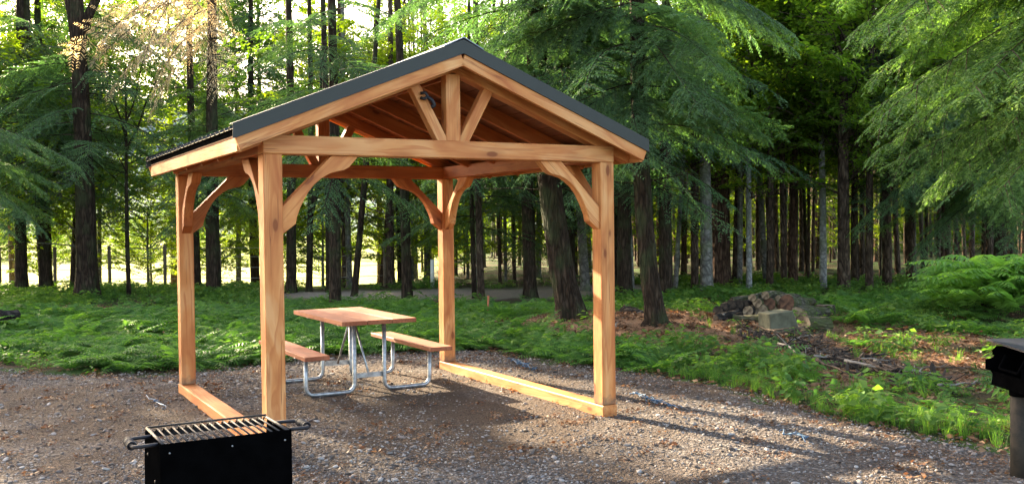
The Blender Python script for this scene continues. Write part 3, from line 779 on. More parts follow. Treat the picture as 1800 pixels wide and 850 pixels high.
# barge boards (front, back) and eave fascias
for y0 in (-FO+.016, D+FO-.016):
    for sg in (-1, 1):
        hh = .092; cs = math.cos(math.atan(SL))
        a = (WD/2+sg*.001, y0, ZT-hh/2/cs); b_ = (WD/2+sg*(WD/2+OH), y0, ZT-SL*(WD/2+OH)-hh/2/cs)
        timber('barge_board', a, b_, .034, hh, W_POST, pav, .003)
for xe, rv in ((-OH+.018, 1), (WD+OH-.018, -1)):
    timber('fascia', (xe, -FO+.035, RF(-OH)-.052), (xe, D+FO-.035, RF(-OH)-.052), .032, .098, W_POST, pav, .003)
# metal roof: ribbed sheets; ribs run down the slope
MZ = .068
for sg in (-1, 1):
    ys = [] ; per = .148; y = -FO-.005
    prof = []
    while y < D+FO:
        prof += [(y, 0), (y+.10, 0), (y+.112, .020), (y+.132, .020), (y+.144, 0)]; y += per
    prof = [(min(yy, D+FO+.005), hz) for yy, hz in prof]
    V = []; nx = 2
    for xx in (0, WD/2+OH+.03):
        for yy, hz in prof: V.append((WD/2+sg*xx, yy, ZT-SL*xx+MZ+hz))
    for xx in (0, WD/2+OH+.03):
        for yy, hz in prof: V.append((WD/2+sg*xx, yy, ZT-SL*xx+MZ+hz-.004))
    n = len(prof); V = np.array(V); i = np.arange(n-1)
    Qs = np.concatenate([np.stack([i, i+1, i+1+n, i+n], 1), np.stack([i+2*n, i+3*n, i+1+3*n, i+1+2*n], 1), np.stack([i+n, i+n+1, i+3*n+1, i+3*n], 1)])
    obj('metal_roof_sheet', mesh_np('metal_roof_sheet', V, Qs, M_ROOF), pav)
    bm = bmesh.new(); cs = math.cos(math.atan(SL)); ln = (WD/2+OH)/cs
    a = Vector((WD/2+sg*.01, 0, ZT+.038)); 
    o = timber('roof_underlay', (WD/2+sg*.02, D/2, ZT+.038), (WD/2+sg*(WD/2+OH-.01), D/2, ZT+.038-SL*(WD/2+OH-.01)), D+FO*2-.03, .048, M_EDGEF, pav, 0)
    for yf, sy in ((-FO-.012, 1), (D+FO+.012, -1)):      # rake trim: face and top flange
        bm = bmesh.new(); x0, x1 = 0, WD/2+OH+.035
        pr = [(yf, .004), (yf, .104), (yf+sy*.10, .108), (yf+sy*.10, .103), (yf+sy*.003, .098), (yf+sy*.003, .004), (yf+sy*.012, -.004), (yf-sy*.004, -.004)]
        r0 = [bm.verts.new((WD/2+sg*x0, a_, ZT-SL*x0+b2)) for a_, b2 in pr]; r1 = [bm.verts.new((WD/2+sg*x1, a_, ZT-SL*x1+b2)) for a_, b2 in pr]
        for k in range(len(pr)):
            j = (k+1) % len(pr); bm.faces.new((r0[k], r0[j], r1[j], r1[k]))
        bm.faces.new(r0[::-1]); bm.faces.new(r1); bmesh.ops.recalc_face_normals(bm, faces=bm.faces)
        bm_obj('rake_trim', bm, M_ROOFTRIM, pav)
bm = bmesh.new(); pr = [(-.17, .105-SL*.17), (0, .118), (.17, .105-SL*.17), (.17, .098-SL*.17), (0, .110), (-.17, .098-SL*.17)]
ends = [[bm.verts.new((WD/2+a_, yy, ZT+b2+.006)) for a_, b2 in pr] for yy in (-FO-.02, D+FO+.02)]
for k in range(6):
    j = (k+1) % 6; bm.faces.new((ends[0][k], ends[0][j], ends[1][j], ends[1][k]))
bm.faces.new(ends[0][::-1]); bm.faces.new(ends[1]); bmesh.ops.recalc_face_normals(bm, faces=bm.faces)
bm_obj('ridge_cap', bm, simple_mat('blue_grey_ridge_metal', (.13, .15, .19), .3, .4, .1), pav)

# dark metal clip hanging on the left strut
pt = pav.matrix_basis
def pl(x, y, z): return Matrix.Translation(pav.location) @ Matrix.Rotation(.51, 4, 'Z') @ Vector((x, y, z))
ck = empty('metal_hook', pl(WD/2-.235, S/2-.055, 2.66), .51, 'small dark metal hook fixed on the left gable strut of the shelter', 'hook')
tube('hook_ring', round_path([(-.05, 0, .045), (-.02, -.02, .05), (.0, -.025, .02), (-.025, -.02, .0), (-.05, 0, .01)], .01, 3), .012, M_HANDLE, ck, 6)
tube('hook_body', round_path([(-.01, -.02, .02), (.035, -.03, -.01), (.055, -.03, -.05), (.03, -.02, -.06)], .015, 3), .016, M_HANDLE, ck, 6)

# ================================================================== PICNIC TABLE
TT = (-1.6946, 10.2568, .5095); TL, TW, BO, BW, BL_ = 1.60, .78, .525, .245, 1.66
# the fitted centre lies on the far side; legs rest on the gravel
tab = empty('picnic_table', (TT[0], TT[1], 0), TT[2], 'picnic table with red-brown planks on galvanised pipe legs under the shelter', 'picnic table')
npk = 3; pw = TW/npk
for k in range(npk):
    yc = 0
    timber('plank', (-TW/2+pw*(k+.5), -TL/2, .738), (-TW/2+pw*(k+.5), TL/2, .738), pw-.005, .042, W_TABLE, tab, .0015)
for sg in (-1, 1):
    timber('bench_plank', (sg*(BO+BW/2), -BL_/2, .43), (sg*(BO+BW/2), BL_/2, .43), BW, .042, W_TABLE, tab, .004)
zt_ = .715
for y0 in (-.50, .50):
    for sg in (-1, 1):
        P = [(sg*.16, y0, zt_), (sg*.16, y0, .03), (sg*.66, y0, .03), (sg*.66, y0, .408)]
        tube('leg_pipe', round_path(P, .09, 6), .021, M_GALV, tab, 10)
    bm = bmesh.new(); add_box(bm, (0, y0, zt_-.012), (TW-.12, .045, .022), .002); bm_obj('cross_bar', bm, M_GALV, tab)
    for c_, s_, nm in (((0, y0+.022, .18), (.36, .008, .05), 'leg_tie'), ((.67, y0, .406), (BW-.04, .04, .006), 'seat_bracket'), ((-.67, y0, .406), (BW-.04, .04, .006), 'seat_bracket')):
        bm = bmesh.new(); add_box(bm, c_, s_, .001); bm_obj(nm, bm, M_GALV, tab)
    for sg in (-1, 1): 
        pass
    tube('diagonal_brace', [(0, y0*.12, .70), (0, y0*.94, .185)], .012, M_GALV, tab, 8)

# ================================================================== GRILLS
def park_grill(loc, rz, label, notch=False, h=.90):
    g = empty('park_grill', loc, rz, label, 'grill')
    W_, Dp, Hb, th = .485, .36, .255, .005
    zt = h; zb = h-Hb
    def box(nm, c, s, mt=M_BLACK, bev=.001):
        bm = bmesh.new(); add_box(bm, c, s, bev); return bm_obj(nm, bm, mt, g)
    box('back_panel', (0, 0, zb+Hb/2), (W_, th, Hb))
    for sg in (-1, 1):
        bm = bmesh.new(); x0 = sg*W_/2
        if notch: pr = [(0.004, 0), (Dp, 0), (Dp, Hb*.30), (Dp+.025, Hb*.36), (Dp+.025, Hb*.5), (Dp-.01, Hb*.55), (Dp+.01, Hb*.63), (Dp-.015, Hb*.7), (Dp+.005, Hb*.78), (Dp-.03, Hb*.84), (.004, Hb)]
        else: pr = [(0.004, 0), (Dp, 0), (Dp, Hb*.45), (Dp-.03, Hb*.97), (.004, Hb)]
        A = [bm.verts.new((x0, y, zb+z)) for y, z in pr]; B = [bm.verts.new((x0-sg*th, y, zb+z)) for y, z in pr]
        bm.faces.new(A); bm.faces.new(B[::-1])
        for k in range(len(pr)):
            j = (k+1) % len(pr); bm.faces.new((A[j], A[k], B[k], B[j]))
        bmesh.ops.recalc_face_normals(bm, faces=bm.faces); bm_obj('side_panel', bm, M_BLACK, g)
    box('base_panel', (0, Dp/2, zb-.003), (W_, Dp, .006))
    zg = h-.004
    nb_ = 16; gw = W_-.03
    for k in range(nb_+1):
        x = -gw/2+gw*k/nb_
        tube('grate_bar', round_path([(x, .012, zg), (x, Dp-.022, zg), (x, Dp-.005, zg-.028)], .012, 3), .0038, M_GRATE, g, 6)
    box('grate_rim', (0, Dp-.004, zg-.026), (gw+.01, .006, .024), M_GRATE)
    tube('grate_cross_rod', [(-gw/2-.006, Dp-.03, zg+.007), (gw/2+.006, Dp-.03, zg+.007)], .0045, M_GRATE, g, 6)
    tube('grate_cross_rod', [(-gw/2-.006, .03, zg-.007), (gw/2+.006, .03, zg-.007)], .0045, M_GRATE, g, 6)
    for sg in (-1, 1):
        tube('grate_frame', [(sg*(gw/2+.004), .0, zg), (sg*(gw/2+.004), Dp-.005, zg)], .006, M_GRATE, g, 6)
        x1 = sg*(W_/2+.085)
        hd_ = tube('handle', round_path([(sg*gw/2, .045, zg-.004), (x1, .045, zg-.006), (x1, .205, zg-.006), (sg*gw/2, .205, zg-.004)], .028, 4), .0075, M_HANDLE, g, 8)
        V = []
        n_ = 60; pts = [(x1+.0145*math.cos(a_*.9), .075+.10*a_/60, zg-.006+.0145*math.sin(a_*.9)) for a_ in np.linspace(0, 60, 200)]
        tube('handle_coil', pts, .0035, M_HANDLE, hd_, 5)
        for yy, zz in ((.09, .10), (.25, .17)):
            tube('rivet', [(sg*(W_/2+.001), yy, zb+zz), (sg*(W_/2+.006), yy, zb+zz)], .006, M_GRATE, g, 8)
    for xx, zz in ((-.21, -.035), (.015, -.036), (.215, -.037)):
        tube('rivet', [(xx, -.003, zt+zz), (xx, -.007, zt+zz)], .0035, M_GALV, g, 8)
    # post
    tube('post', [(0, Dp/2, -.15), (0, Dp/2, zb-.006)], .052 if notch else .03, M_PIPE, g, 16)
    return g
a = G(276, 781, .90); b_ = G(516.7, 753.3, .90)
# scale of the box from the two corners of its near edge
gd = (b_-a); print('grill edge', gd.length, a, b_)
mid = (a+b_)/2
park_grill((mid.x, mid.y, 0), math.atan2(gd.y, gd.x), 'black park grill nearest the camera, seen from behind, its slatted grate over an open box')

gp2 = Gd(1797, 838)
def grill2():
    g = empty('park_grill', (gp2.x, gp2.y, ghs(gp2.x, gp2.y)), 0, 'black pedestal grill on a thick rusty pipe, cut off by the right edge', 'grill')
    m_ = M_BLACK; OX = .07
    # box: viewed from its left side; local X to the right, camera looks along +Y
    def prism(nm, pr, y0, y1, mt):
        bm = bmesh.new(); A = [bm.verts.new((x+OX, y0, z)) for x, z in pr]; B = [bm.verts.new((x+OX, y1, z)) for x, z in pr]
        bm.faces.new(A); bm.faces.new(B[::-1])
        for k in range(len(pr)):
            j = (k+1) % len(pr); bm.faces.new((A[j], A[k], B[k], B[j]))
        bmesh.ops.recalc_face_normals(bm, faces=bm.faces); return bm_obj(nm, bm, mt, g)
    pr = [(-.155, .575), (.26, .575), (.26, .83), (-.12, .83), (-.145, .805), (-.155, .80), (-.145, .785), (-.15, .775), (-.135, .765), (-.15, .75), (-.17, .745), (-.195, .74), (-.195, .675), (-.16, .665), (-.145, .64)]
    prism('side_panel', pr, -.235, -.230, m_); prism('side_panel', pr, .23, .235, m_)
    bm = bmesh.new(); add_box(bm, (.257+OX, 0, .70), (.006, .458, .25)); bm_obj('back_panel', bm, m_, g)
    bm = bmesh.new(); add_box(bm, (.05+OX, 0, .572), (.41, .47, .006)); bm_obj('base_panel', bm, m_, g)
    bm = bmesh.new(); add_box(bm, (-.148+OX, 0, .62), (.006, .458, .09)); bm_obj('front_lip', bm, m_, g)
    # raised cooking shelf, tilting towards the viewer
    bm = bmesh.new()
    q = [(-.04, -.225, .834), (.34, -.225, .834), (.34, .25, .877), (-.11, .25, .877)]
    A = [bm.verts.new(p) for p in q]; B = [bm.verts.new((p[0], p[1], p[2]-.012)) for p in q]
    bm.faces.new(A); bm.faces.new(B[::-1])
    for k in range(4): bm.faces.new((A[k-1], A[k], B[k], B[k-1]))
    bmesh.ops.recalc_face_normals(bm, faces=bm.faces); bm_obj('cooking_plate', bm, simple_mat('blue_black_steel', (.006, .008, .018), .5, .0, .4, 14), g)
    tube('handle', round_path([(-.08, -.19, .79), (-.125, -.19, .705), (-.125, .05, .705), (-.08, .05, .79)], .02, 3), .009, M_BLACK, g, 8)
    tube('post', [(0, 0, -.2), (0, 0, .57)], .072, M_PIPE, g, 20)
    tube('post_collar', [(0, 0, .535), (0, 0, .572)], .077, M_BLACK, g, 20)
grill2()

# ================================================================== LOGS
def log(name, a, b, r, label, mat=M_LOG, cut=M_CUT, cat='log', group='logs heaped beside the forest edge', sides=14, seed=0):
    rr = np.random.default_rng(int(seed*13+abs(a[0])*100)); a = np.array(a, float); b = np.array(b, float)
    m, L_ = frame_of(a, b); ang = np.linspace(0, 2*np.pi, sides, endpoint=False); K = 7
    ph = rr.uniform(0, 6.28, 3); V = []
    for k in range(K):
        t_ = k/(K-1); rad = r*(1+.05*np.sin(ang*2+ph[0])+.04*np.sin(ang*3+ph[1]))*(1+.04*rr.normal(0, 1, sides))*(1-.08*t_)
        V.append(np.stack([np.full(sides, t_*L_), rad*np.cos(ang), rad*np.sin(ang)+.015*math.sin(t_*4+ph[2])], 1))
    V = np.concatenate(V+[[[0, 0, 0]], [[L_, 0, 0]]]); n = sides
    i = np.arange(K-1)[:, None]*n; j = np.arange(n)[None]; j2 = (j+1) % n
    Q = np.stack([i+j, i+j2, i+n+j2, i+n+j], -1).reshape(-1, 4)
    T = np.concatenate([np.stack([np.full(n, K*n), (np.arange(n)+1) % n, np.arange(n)], 1), np.stack([np.full(n, K*n+1), (K-1)*n+np.arange(n), (K-1)*n+(np.arange(n)+1) % n], 1)])
    rt = empty(name, (0, 0, 0), 0, label, cat, group); rt.matrix_world = m
    me = mesh_np('bark', V[:K*n], Q, mat, True); obj('bark', me, rt)
    for e_ in (0, 1):
        Te = T[e_*n:(e_+1)*n]; ids = np.unique(Te); mp_ = {q: j_ for j_, q in enumerate(ids)}
        obj('cut_end', mesh_np('cut_end', V[ids], np.vectorize(mp_.get)(Te), cut, False), rt)
    # growth rings on the cut, slightly proud
    for k, f_ in enumerate((.55,)):
        vr, qr, _ = tube_arrays([(-.003, r*f_*math.cos(x), r*f_*math.sin(x)) for x in np.linspace(0, 6.283, 13)], r*.03, 4, cap=False)
    return rt
def lg(ax, ay, ad, bx, by, bd, r, label, **kw):
    log('log', at(ax, ay, ad), at(bx, by, bd), r*1.15, label, seed=ax, **kw)
lg(1411, 574, 13.9, 1452, 580, 14.0, .165, 'thick mossy log lowest at the right end of the log pile', cut=M_CUTD)
lg(1402, 555, 14.5, 1440, 556, 15.4, .125, 'grey log with dark hollow end above the lowest right log')
lg(1383, 533, 14.6, 1412, 536, 15.6, .105, 'reddish-ended log at the top right of the log pile', cut=M_CUTR)
lg(1374, 524, 15.0, 1402, 524, 15.9, .06, 'thin dark branch log lying across the top of the pile')
lg(1290, 562, 14.7, 1345, 562, 14.5, .085, 'long green mossy log lying level at the foot of the pile')
cl = [(1315, 545, .085, 'black'), (1331, 530, .075, 'pile'), (1338, 547, .11, 'pile'), (1352, 532, .10, 'red'), (1357, 549, .09, 'pile'), (1368, 528, .075, 'pile'), (1370, 545, .10, 'red'), (1322, 521, .06, 'pile'), (1345, 519, .065, 'pile')]
cl_l = ['round log end at the left of the stacked grey log ends', 'small log end above the mossy level log', 'large pale log end in the middle of the pile', 'dark log end second row, middle of the pile',
        'log end just behind the sawn block', 'small dark log end on the crest of the pile', 'bright red-brown split log end above the sawn block', 'thin upright-looking log end at the upper left of the pile', 'narrow log on the very top of the pile']
for (x, y, r, k), lb in zip(cl, cl_l):
    lg(x, y, 14.7, x+30, y-2, 15.4, r*.84, lb, cut=M_CUTR if k == 'red' else M_CUT, mat=M_CHAR if k == 'black' else M_LOG)
bk = [(1262, 549, .075), (1276, 552, .085), (1290, 547, .085), (1301, 551, .08), (1272, 540, .06), (1285, 536, .065), (1298, 537, .07), (1309, 533, .055)]
for i, (x, y, r) in enumerate(bk):
    lg(x, y, 14.9, x+26+i % 3*6, y-1, 15.4+i % 2*.2, r, 'black charred log among the dark logs at the left end of the pile', mat=M_CHAR, cut=M_CUTD, group='charred logs at the left end of the log pile')
lg(1216, 566, 15.3, 1262, 562, 15.0, .085, 'dark rotten log on the ground left of the charred logs', mat=M_CHAR, cut=M_CUT, group='single logs on the forest floor')
lg(1098, 551, 15.9, 1135, 561, 15.5, .115, 'dark hollow log on the ground left of the leaning hemlock trunk', mat=M_CHAR, cut=M_CHAR, group='single logs on the forest floor')
lg(-5, 556, 15.5, 30, 556, 15.8, .10, 'rotten dark log in the ferns at the left edge', mat=M_CHAR, cut=M_CHAR, group='single logs on the forest floor')
lg(1258, 558, 14.6, 1318, 549, 14.9, .06, 'long dark thin log lying across the charred logs', mat=M_CHAR, cut=M_CUTD)
lg(1286, 531, 15.3, 1346, 523, 15.5, .06, 'long dark log along the back of the pile, left of its crest', mat=M_LOG, cut=M_CUTD)
lg(1395, 543, 15.0, 1452, 549, 15.3, .085, 'long log lying level behind the right end of the pile', cut=M_CUTD)
lg(1376, 520, 15.6, 1430, 531, 15.9, .055, 'thin log sloping down to the right at the back of the pile', cut=M_CUTD)
# sawn block
p = at(1372, 589, 13.7); blk = empty('sawn_block', (p.x, p.y, p.z-.04), .25, 'square-sawn grey wooden block standing in front of the log pile', 'block')
bm = bmesh.new(); add_box(bm, (0, 0, .19), (.50, .34, .38), .012)
for v in bm.verts:
    if v.co.z > .2 and v.co.x > 0: v.co.x -= .13
    v.co.x += .012*math.sin(v.co.z*30); v.co.z += .02*math.sin(v.co.x*9)*(v.co.z > .2)
bm_obj('block_body', bm, M_CUTG, blk)
# low stump
p = Gd(1451, 560)
st_ = empty('tree_stump', p, 0, 'low grey stump behind the right end of the log pile', 'stump')
me, f = trunk_mesh(.34, .16, .15, 5, M_LOG, n=14, rings=8, flare=.4); obj('stump_bark', me, st_)
tube('stump_top', [(f(.15)[0], f(.15)[1], .19), (f(.2)[0], f(.2)[1], .215)], .155, M_CUT, st_, 14)

# sticks on the ground
def stick(pa, pb, r, label, mat=M_STICK, forks=2, group='dead sticks scattered on the forest floor', lift=.03, name='fallen_branch'):
    a = Gd(*pa); b = Gd(*pb); a.z += lift; b.z += lift*.6
    rr = np.random.default_rng(int(pa[0]*3+pa[1])); n = 7; t_ = np.linspace(0, 1, n)[:, None]
    A = np.array(a); B = np.array(b); l = np.linalg.norm(B-A)
    p = A*(1-t_)+B*t_ + rr.normal(0, .02*l, (n, 3))*np.array([1, 1, .5]); 
    Vs = []; Qs = []; o = 0
    v, q, tt = tube_arrays(p, np.linspace(r, r*.35, n), 6)
    Vs.append(v); Qs.append(q); Ts = [tt]; o = len(v)
    for k in range(forks):
        i = rr.integers(2, n-1); d = (B-A)/l+rr.normal(0, .6, 3); d[2] = abs(d[2])*.5
        pp = p[i]+d*np.linspace(0, 1, 4)[:, None]*l*rr.uniform(.15, .35)
        v, q, tt = tube_arrays(pp, np.linspace(r*.5, r*.2, 4), 5); Vs.append(v); Qs.append(q+o); Ts.append(tt+o); o += len(v)
    c0 = A.copy(); V = np.concatenate(Vs)-c0
    ob = obj(name, mesh_np(name, V, [np.concatenate(Qs), np.concatenate(Ts)], mat, True), loc=tuple(c0))
    tagp(ob, label, 'branch', group)
stick((1418, 622), (1462, 634), .03, 'bleached white branch lying below the sawn block', M_STICKW, 1)
stick((1420, 642), (1460, 650), .035, 'short pinkish-brown branch below the bleached one')
stick((1535, 640), (1570, 664), .045, 'thick pale split branch in the grass right of the debris', M_STICKW, 0)
stick((1560, 655), (1640, 668), .03, 'long dark branch running right from the split branch', M_STICK, 2)
stick((1265, 588), (1300, 566), .014, 'thin pale stick leaning up towards the charred logs', M_STICKW, 0, lift=.06)
stick((1080, 592), (1108, 574), .02, 'pale forked stick at the left foot of the leaning hemlock', M_STICKW, 2)
stick((1390, 618), (1430, 606), .014, 'thin straight stick across the brush below the sawn block', M_STICKW, 0, lift=.08)
stick((1700, 700), (1722, 676), .014, 'small upright twig in the grass left of the right grill', M_STICK, 3, lift=.05)
stick((700, 640), (720, 634), .012, 'short twig on the gravel edge behind the table', M_STICK, 0)
for i in range(96):
    x = 1290+i*3.7+random.uniform(-14, 14); y = 596+i*.95+random.uniform(-13, 15)
    a_ = random.uniform(-.5, .6); l = random.uniform(24, 74)
    stick((x, y), (x+l, y+l*a_*.6), random.uniform(.007, .020), 'dead stick in the long heap of brush between the log pile and the grass', [M_STICK, M_CHAR, M_STICK, M_CHAR, M_STICK, M_CHAR, M_STICKW, M_STICK, M_STICK, M_CHAR, M_STICK][i % 11], 2,
          group='sticks of the brush heap', lift=random.uniform(.02, .13))

# dark bark chunks and ash heap under the brush
Vc = []; Fc_ = []; o_ = 0; rc = np.random.default_rng(4)
base_c = stone_mesh(77, M_CHAR, 1); bv = np.array([v.co[:] for v in base_c.vertices]); bf_ = np.array([p.vertices[:] for p in base_c.polygons])
for k in range(420):
    u = rc.random(); q = G(1290+360*u+rc.normal(0, 16), 598+82*u+rc.normal(0, 9)); sc_ = rc.uniform(.02, .075)
    Mr = np.array(Euler(rc.uniform(0, 6, 3)).to_matrix()); zz = ghs(q.x, q.y)+rc.uniform(0, .09)*math.exp(-abs(rc.normal()))
    Vc.append((bv*[sc_*1.5, sc_*.7, sc_*.6]) @ Mr.T+[q.x, q.y, zz]); Fc_.append(bf_+o_); o_ += len(bv)
obj('bark_debris', mesh_np('bark_debris', np.concatenate(Vc), np.concatenate(Fc_), simple_mat('dark_rotten_wood', (.085, .06, .045), .9, 0, .8, 6)), label='heap of dark rotten bark and wood chunks below the log pile', cat='debris', kind='stuff')
# blue twine on the gravel
for i, (pts_, lb) in enumerate((([(893, 634), (905, 640), (918, 645), (932, 652), (945, 657)], 'tangle of blue twine on the gravel behind the right sill beam'),
                               ([(1108, 697), (1130, 702), (1150, 708), (1175, 716), (1198, 724)], 'long blue twine on the gravel right of the front post'),
                               ([(1368, 764), (1385, 770), (1400, 768), (1416, 779)], 'frayed blue twine on the open gravel to the right'),
                               ([(262, 700), (272, 710), (283, 716), (296, 728)], 'faded blue twine on the gravel just behind the near grill'))):
    tw = empty('blue_twine', Gd(*pts_[0]), 0, lb, 'twine', 'blue twine scraps on the gravel'); o0 = np.array(tw.location)
    for s in range((9, 9, 5, 2)[i]):
        P = []
        for k in range(len(pts_)*4-3):
            t_ = k/4; i0 = min(int(t_), len(pts_)-2); f_ = t_-i0
            q = G(pts_[i0][0]*(1-f_)+pts_[i0+1][0]*f_+random.gauss(0, 3.2), pts_[i0][1]*(1-f_)+pts_[i0+1][1]*f_+random.gauss(0, 2.2))
            P.append((q.x-o0[0], q.y-o0[1], ghs(q.x, q.y)+.035+random.uniform(0, .012)-o0[2]))
        k0 = random.randint(0, len(P)//2); P = P[k0:k0+random.randint(6, 11)]
        if len(P) > 3: tube('strand', P, .004, M_TWINE, tw, 4)

# ================================================================== TREES
def mpx(px, d): return (px-900)/F*d
T = tree
T(38, 517, 21, 'straight dark trunk nearest the left edge of the woods', C_LOW[1], lean=.01, seed=1)
T(82, 515, 22, 'dark trunk leaning left, second from the left edge', C_LOW[0], lean=-.035, seed=2)
def fork(rt, f):
    b0 = f(6.1)
    for dx, dz, L_, r in ((-.10, 1, 6, .17), (.22, 1, 6, .12)):
        P = [b0+np.array([0, 0, -.3])+np.array([dx*s*s*.5+dx*s, .05*s, dz*s]) for s in np.linspace(0, L_, 9)]
        tube('limb', P, np.linspace(r, .04, 9), M_BARK, TRK, 8)
    dead_twigs(rt, f, 2.2, 6, 16, 1.3, M_BARK, 3)
T(153, 530, 38, 'stout forked dark trunk between the left edge and the shelter', C_LOW[1], lean=-.006, seed=3, extra=fork, n=18)
T(126, 510, 9, 'slim trunk leaning beside the stout forked one', None, lean=.05, seed=4, h=7, mat=M_BARKB)
T(175, 500, 8, 'thin pale trunk right behind the stout forked one', C_YEL[1], mat=M_BARKG, seed=5)
def bare(rt, f):
    for z, dx, L_, r in ((3.55, .5, 1.9, .035), (3.7, -.28, 2.0, .03), (4.2, .35, 1.6, .025), (3.0, -.6, 1.2, .018)):
        b0 = f(z); P = [b0+np.array([dx*s*.8, .1*math.sin(s*3), s*.85]) for s in np.linspace(0, L_, 7)]
        tube('limb', P, np.linspace(r, .008, 7), M_BARK, TRK, 6)
        for k in range(2, 7):
            q = P[k]; P2 = [q+np.array([dx*.9*s*random.choice((-1, 1.4)), random.uniform(-.3, .3)*s, s*.6]) for s in np.linspace(0, .8, 4)]
            tube('twig', P2, np.linspace(.010, .003, 4), M_BARK, TRK, 4)
    dead_twigs(rt, f, 1.0, 4.5, 26, .9, M_BARK, 8)
T(227, 525, 8.5, 'slender bare forked tree left of the shelter', None, h=5.6, seed=6, extra=bare, wob=.05, flare=.2)
def drybough(rt, f):
    mats = [M_DRY, M_BARKB]
    k = 0
    for z, az, L_, pt in ((6.4, 3.3, 3.6, -.25), (6.0, 3.6, 3.3, -.45), (6.9, 3.0, 3.6, -.10), (5.7, 4.2, 2.9, -.5), (6.7, 4.0, 3.4, -.3), (6.2, 2.7, 2.8, -.45), (6.3, 4.6, 3.0, -.35), (5.4, 3.5, 2.6, -.65), (6.6, 5.2, 2.6, -.4), (5.8, 4.9, 2.7, -.6), (6.8, 3.6, 3.6, -.5), (6.9, 4.4, 3.6, -.5)):
        bough(rt, f, z+.75, az, L_*.95, pt-.1, mats, 'dry_bough', k, fine=False, roll=random.gauss(0, .4), label='bough of pale dry drooping needles'); k += 1
    dead_twigs(rt, f, 2.0, 6, 22, 1.5, M_BARK, 5)
T(376, 527, 25, 'dark straight trunk behind the left back post with pale dry boughs', C_LOW[1], cscale=.7, seed=7, extra=drybough)
T(345, 512, 17, 'dark trunk just left of the one with dry boughs', C_THIN[0], seed=8)
T(512, 519, 18, 'dark trunk right of the front left post', None, seed=9)
def curvy(rt, f):
    b0 = f(1.9)
    tube('limb', [b0+np.array([.32*math.sin(min(s, 1.6)), 0, s]) for s in np.linspace(0, 4, 9)], np.linspace(.075, .03, 9), M_BARK, TRK, 8)
T(543, 517, 12, 'dark trunk that forks into two curved stems behind the table', None, seed=10, extra=curvy, lean=.015)
T(580, 517, 15, 'dark straight trunk right of the forked curved one', None, seed=11)
T(609, 501, 16, 'grey-brown trunk between the dark straight one and the leaning one', C_YEL[1], mat=M_BARKB, seed=12)
T(622, 524, 12, 'slim dark trunk leaning to the right behind the table', None, seed=13, lean=.085, h=12)
T(670, 498, 10, 'slim reddish trunk leaning right beyond the forest road', C_YEL[0], mat=M_BARKR, seed=14, lean=.09, h=11)
T(687, 504, 15, 'grey trunk beyond the road beside the dark crooked one', None, mat=M_BARKB, seed=15)
T(704, 500, 10, 'narrow dark trunk squeezed behind the grey one', None, seed=16)
T(716, 528, 19, 'dark crooked trunk in the ferns left of the right back post', None, seed=17, lean=-.03)
T(846, 526, 13, 'brown trunk right of the right back post', C_HEM[2], mat=M_BARKB, seed=18)
T(834, 524, 9, 'dark narrow trunk touching the brown one right of the back post', None, seed=19)
# big leaning hemlocks
def big(rt, f):
    r = np.random.default_rng(int(f(3.)[0]*-1000)+5)
    for k in range(30):
        z = 2.9+2.9*k/30; az = r.uniform(2.9, 6.5)
        if rt.location.x > 1.5 and k > 15 and 4.8 < az < 5.75: az += 1.1
        L_ = r.uniform(1.5, 2.4)+.9*k/30
        bough(rt, f, z, az, L_, r.uniform(-.38, .08), None, 'bough', k, roll=r.normal(0, .35), fine=k % 4 != 0)
    dead_twigs(rt, f, 1.8, 5, 20, 1.6, M_BARK, 12)
T(1010, 578, 45, 'massive rough-barked hemlock leaning left behind the right half of the shelter', C_LOW[1], seed=20, sweep=-.36, lean=-.035, extra=big, n=26, ridge=.07, flare=.6, mat=M_BARK)
T(1158, 592, 33, 'leaning rough hemlock trunk right of the front right post with flared roots', None, seed=21, sweep=-.30, lean=-.012, extra=big, n=24, ridge=.07, flare=.75)
T(1030, 512, 17, 'grey slanting trunk just behind the massive hemlock', C_LOW[0], mat=M_BARKG, seed=22, lean=-.04)
T(1098, 527, 27, 'black trunk between the front right post and the leaning hemlock', C_LOW[0], seed=23)
T(1112, 520, 9, 'thin grey trunk touching the black one', None, mat=M_BARKG, seed=24, lean=-.02)
T(1000, 505, 24, 'tall dark trunk behind the massive hemlock, top of it seen above the roof', C_LOW[1], seed=241)
T(1242, 522, 23, 'smooth pale grey trunk left of the log pile', None, mat=M_BARKG, seed=25, ridge=.015)
T(1268, 507, 34, 'wide red-brown trunk behind the smooth grey one', None, mat=M_BARKR, seed=26, flare=.8)
T(1186, 518, 9, 'pale slim trunk leaning right between the leaning hemlock and the grey trunk', None, mat=M_BARKG, seed=27, lean=.06, h=8)
T(1317, 512, 11, 'pale whitish slender trunk directly above the log pile', C_DEC[0], mat=M_BARKW, seed=28, lean=-.012, ridge=.01)
T(1300, 508, 10, 'thin lit trunk left of the whitish slender one', C_DEC[1], mat=M_BARKG, seed=29)
T(1378, 508, 12, 'grey-brown trunk right behind the log pile', None, mat=M_BARKB, seed=30)
T(1394, 506, 17, 'broad reddish trunk behind the right end of the log pile', C_DEC[0], mat=M_BARKR, seed=31)
T(1447, 510, 13, 'pale birch-like trunk standing straight right of the log pile', C_DEC[1], mat=M_BARKW, seed=32, ridge=.01, flare=.2, lean=-.004)
T(1484, 516, 22, 'brown trunk with its left side in the sun right of the pale birch-like one', C_DEC[0], mat=M_BARKB, seed=33, lean=.012)
T(1602, 508, 11, 'pair-stemmed brown trunk left of the big fern clump', C_LOW[0], mat=M_BARKB, seed=34)
T(1609, 507, 5, 'very thin lit stem beside the pair-stemmed trunk', None, mat=M_BARKG, seed=35)
T(1732, 500, 14, 'grey trunk rising behind the big fern clump', C_LOW[0], mat=M_BARKB, seed=36)
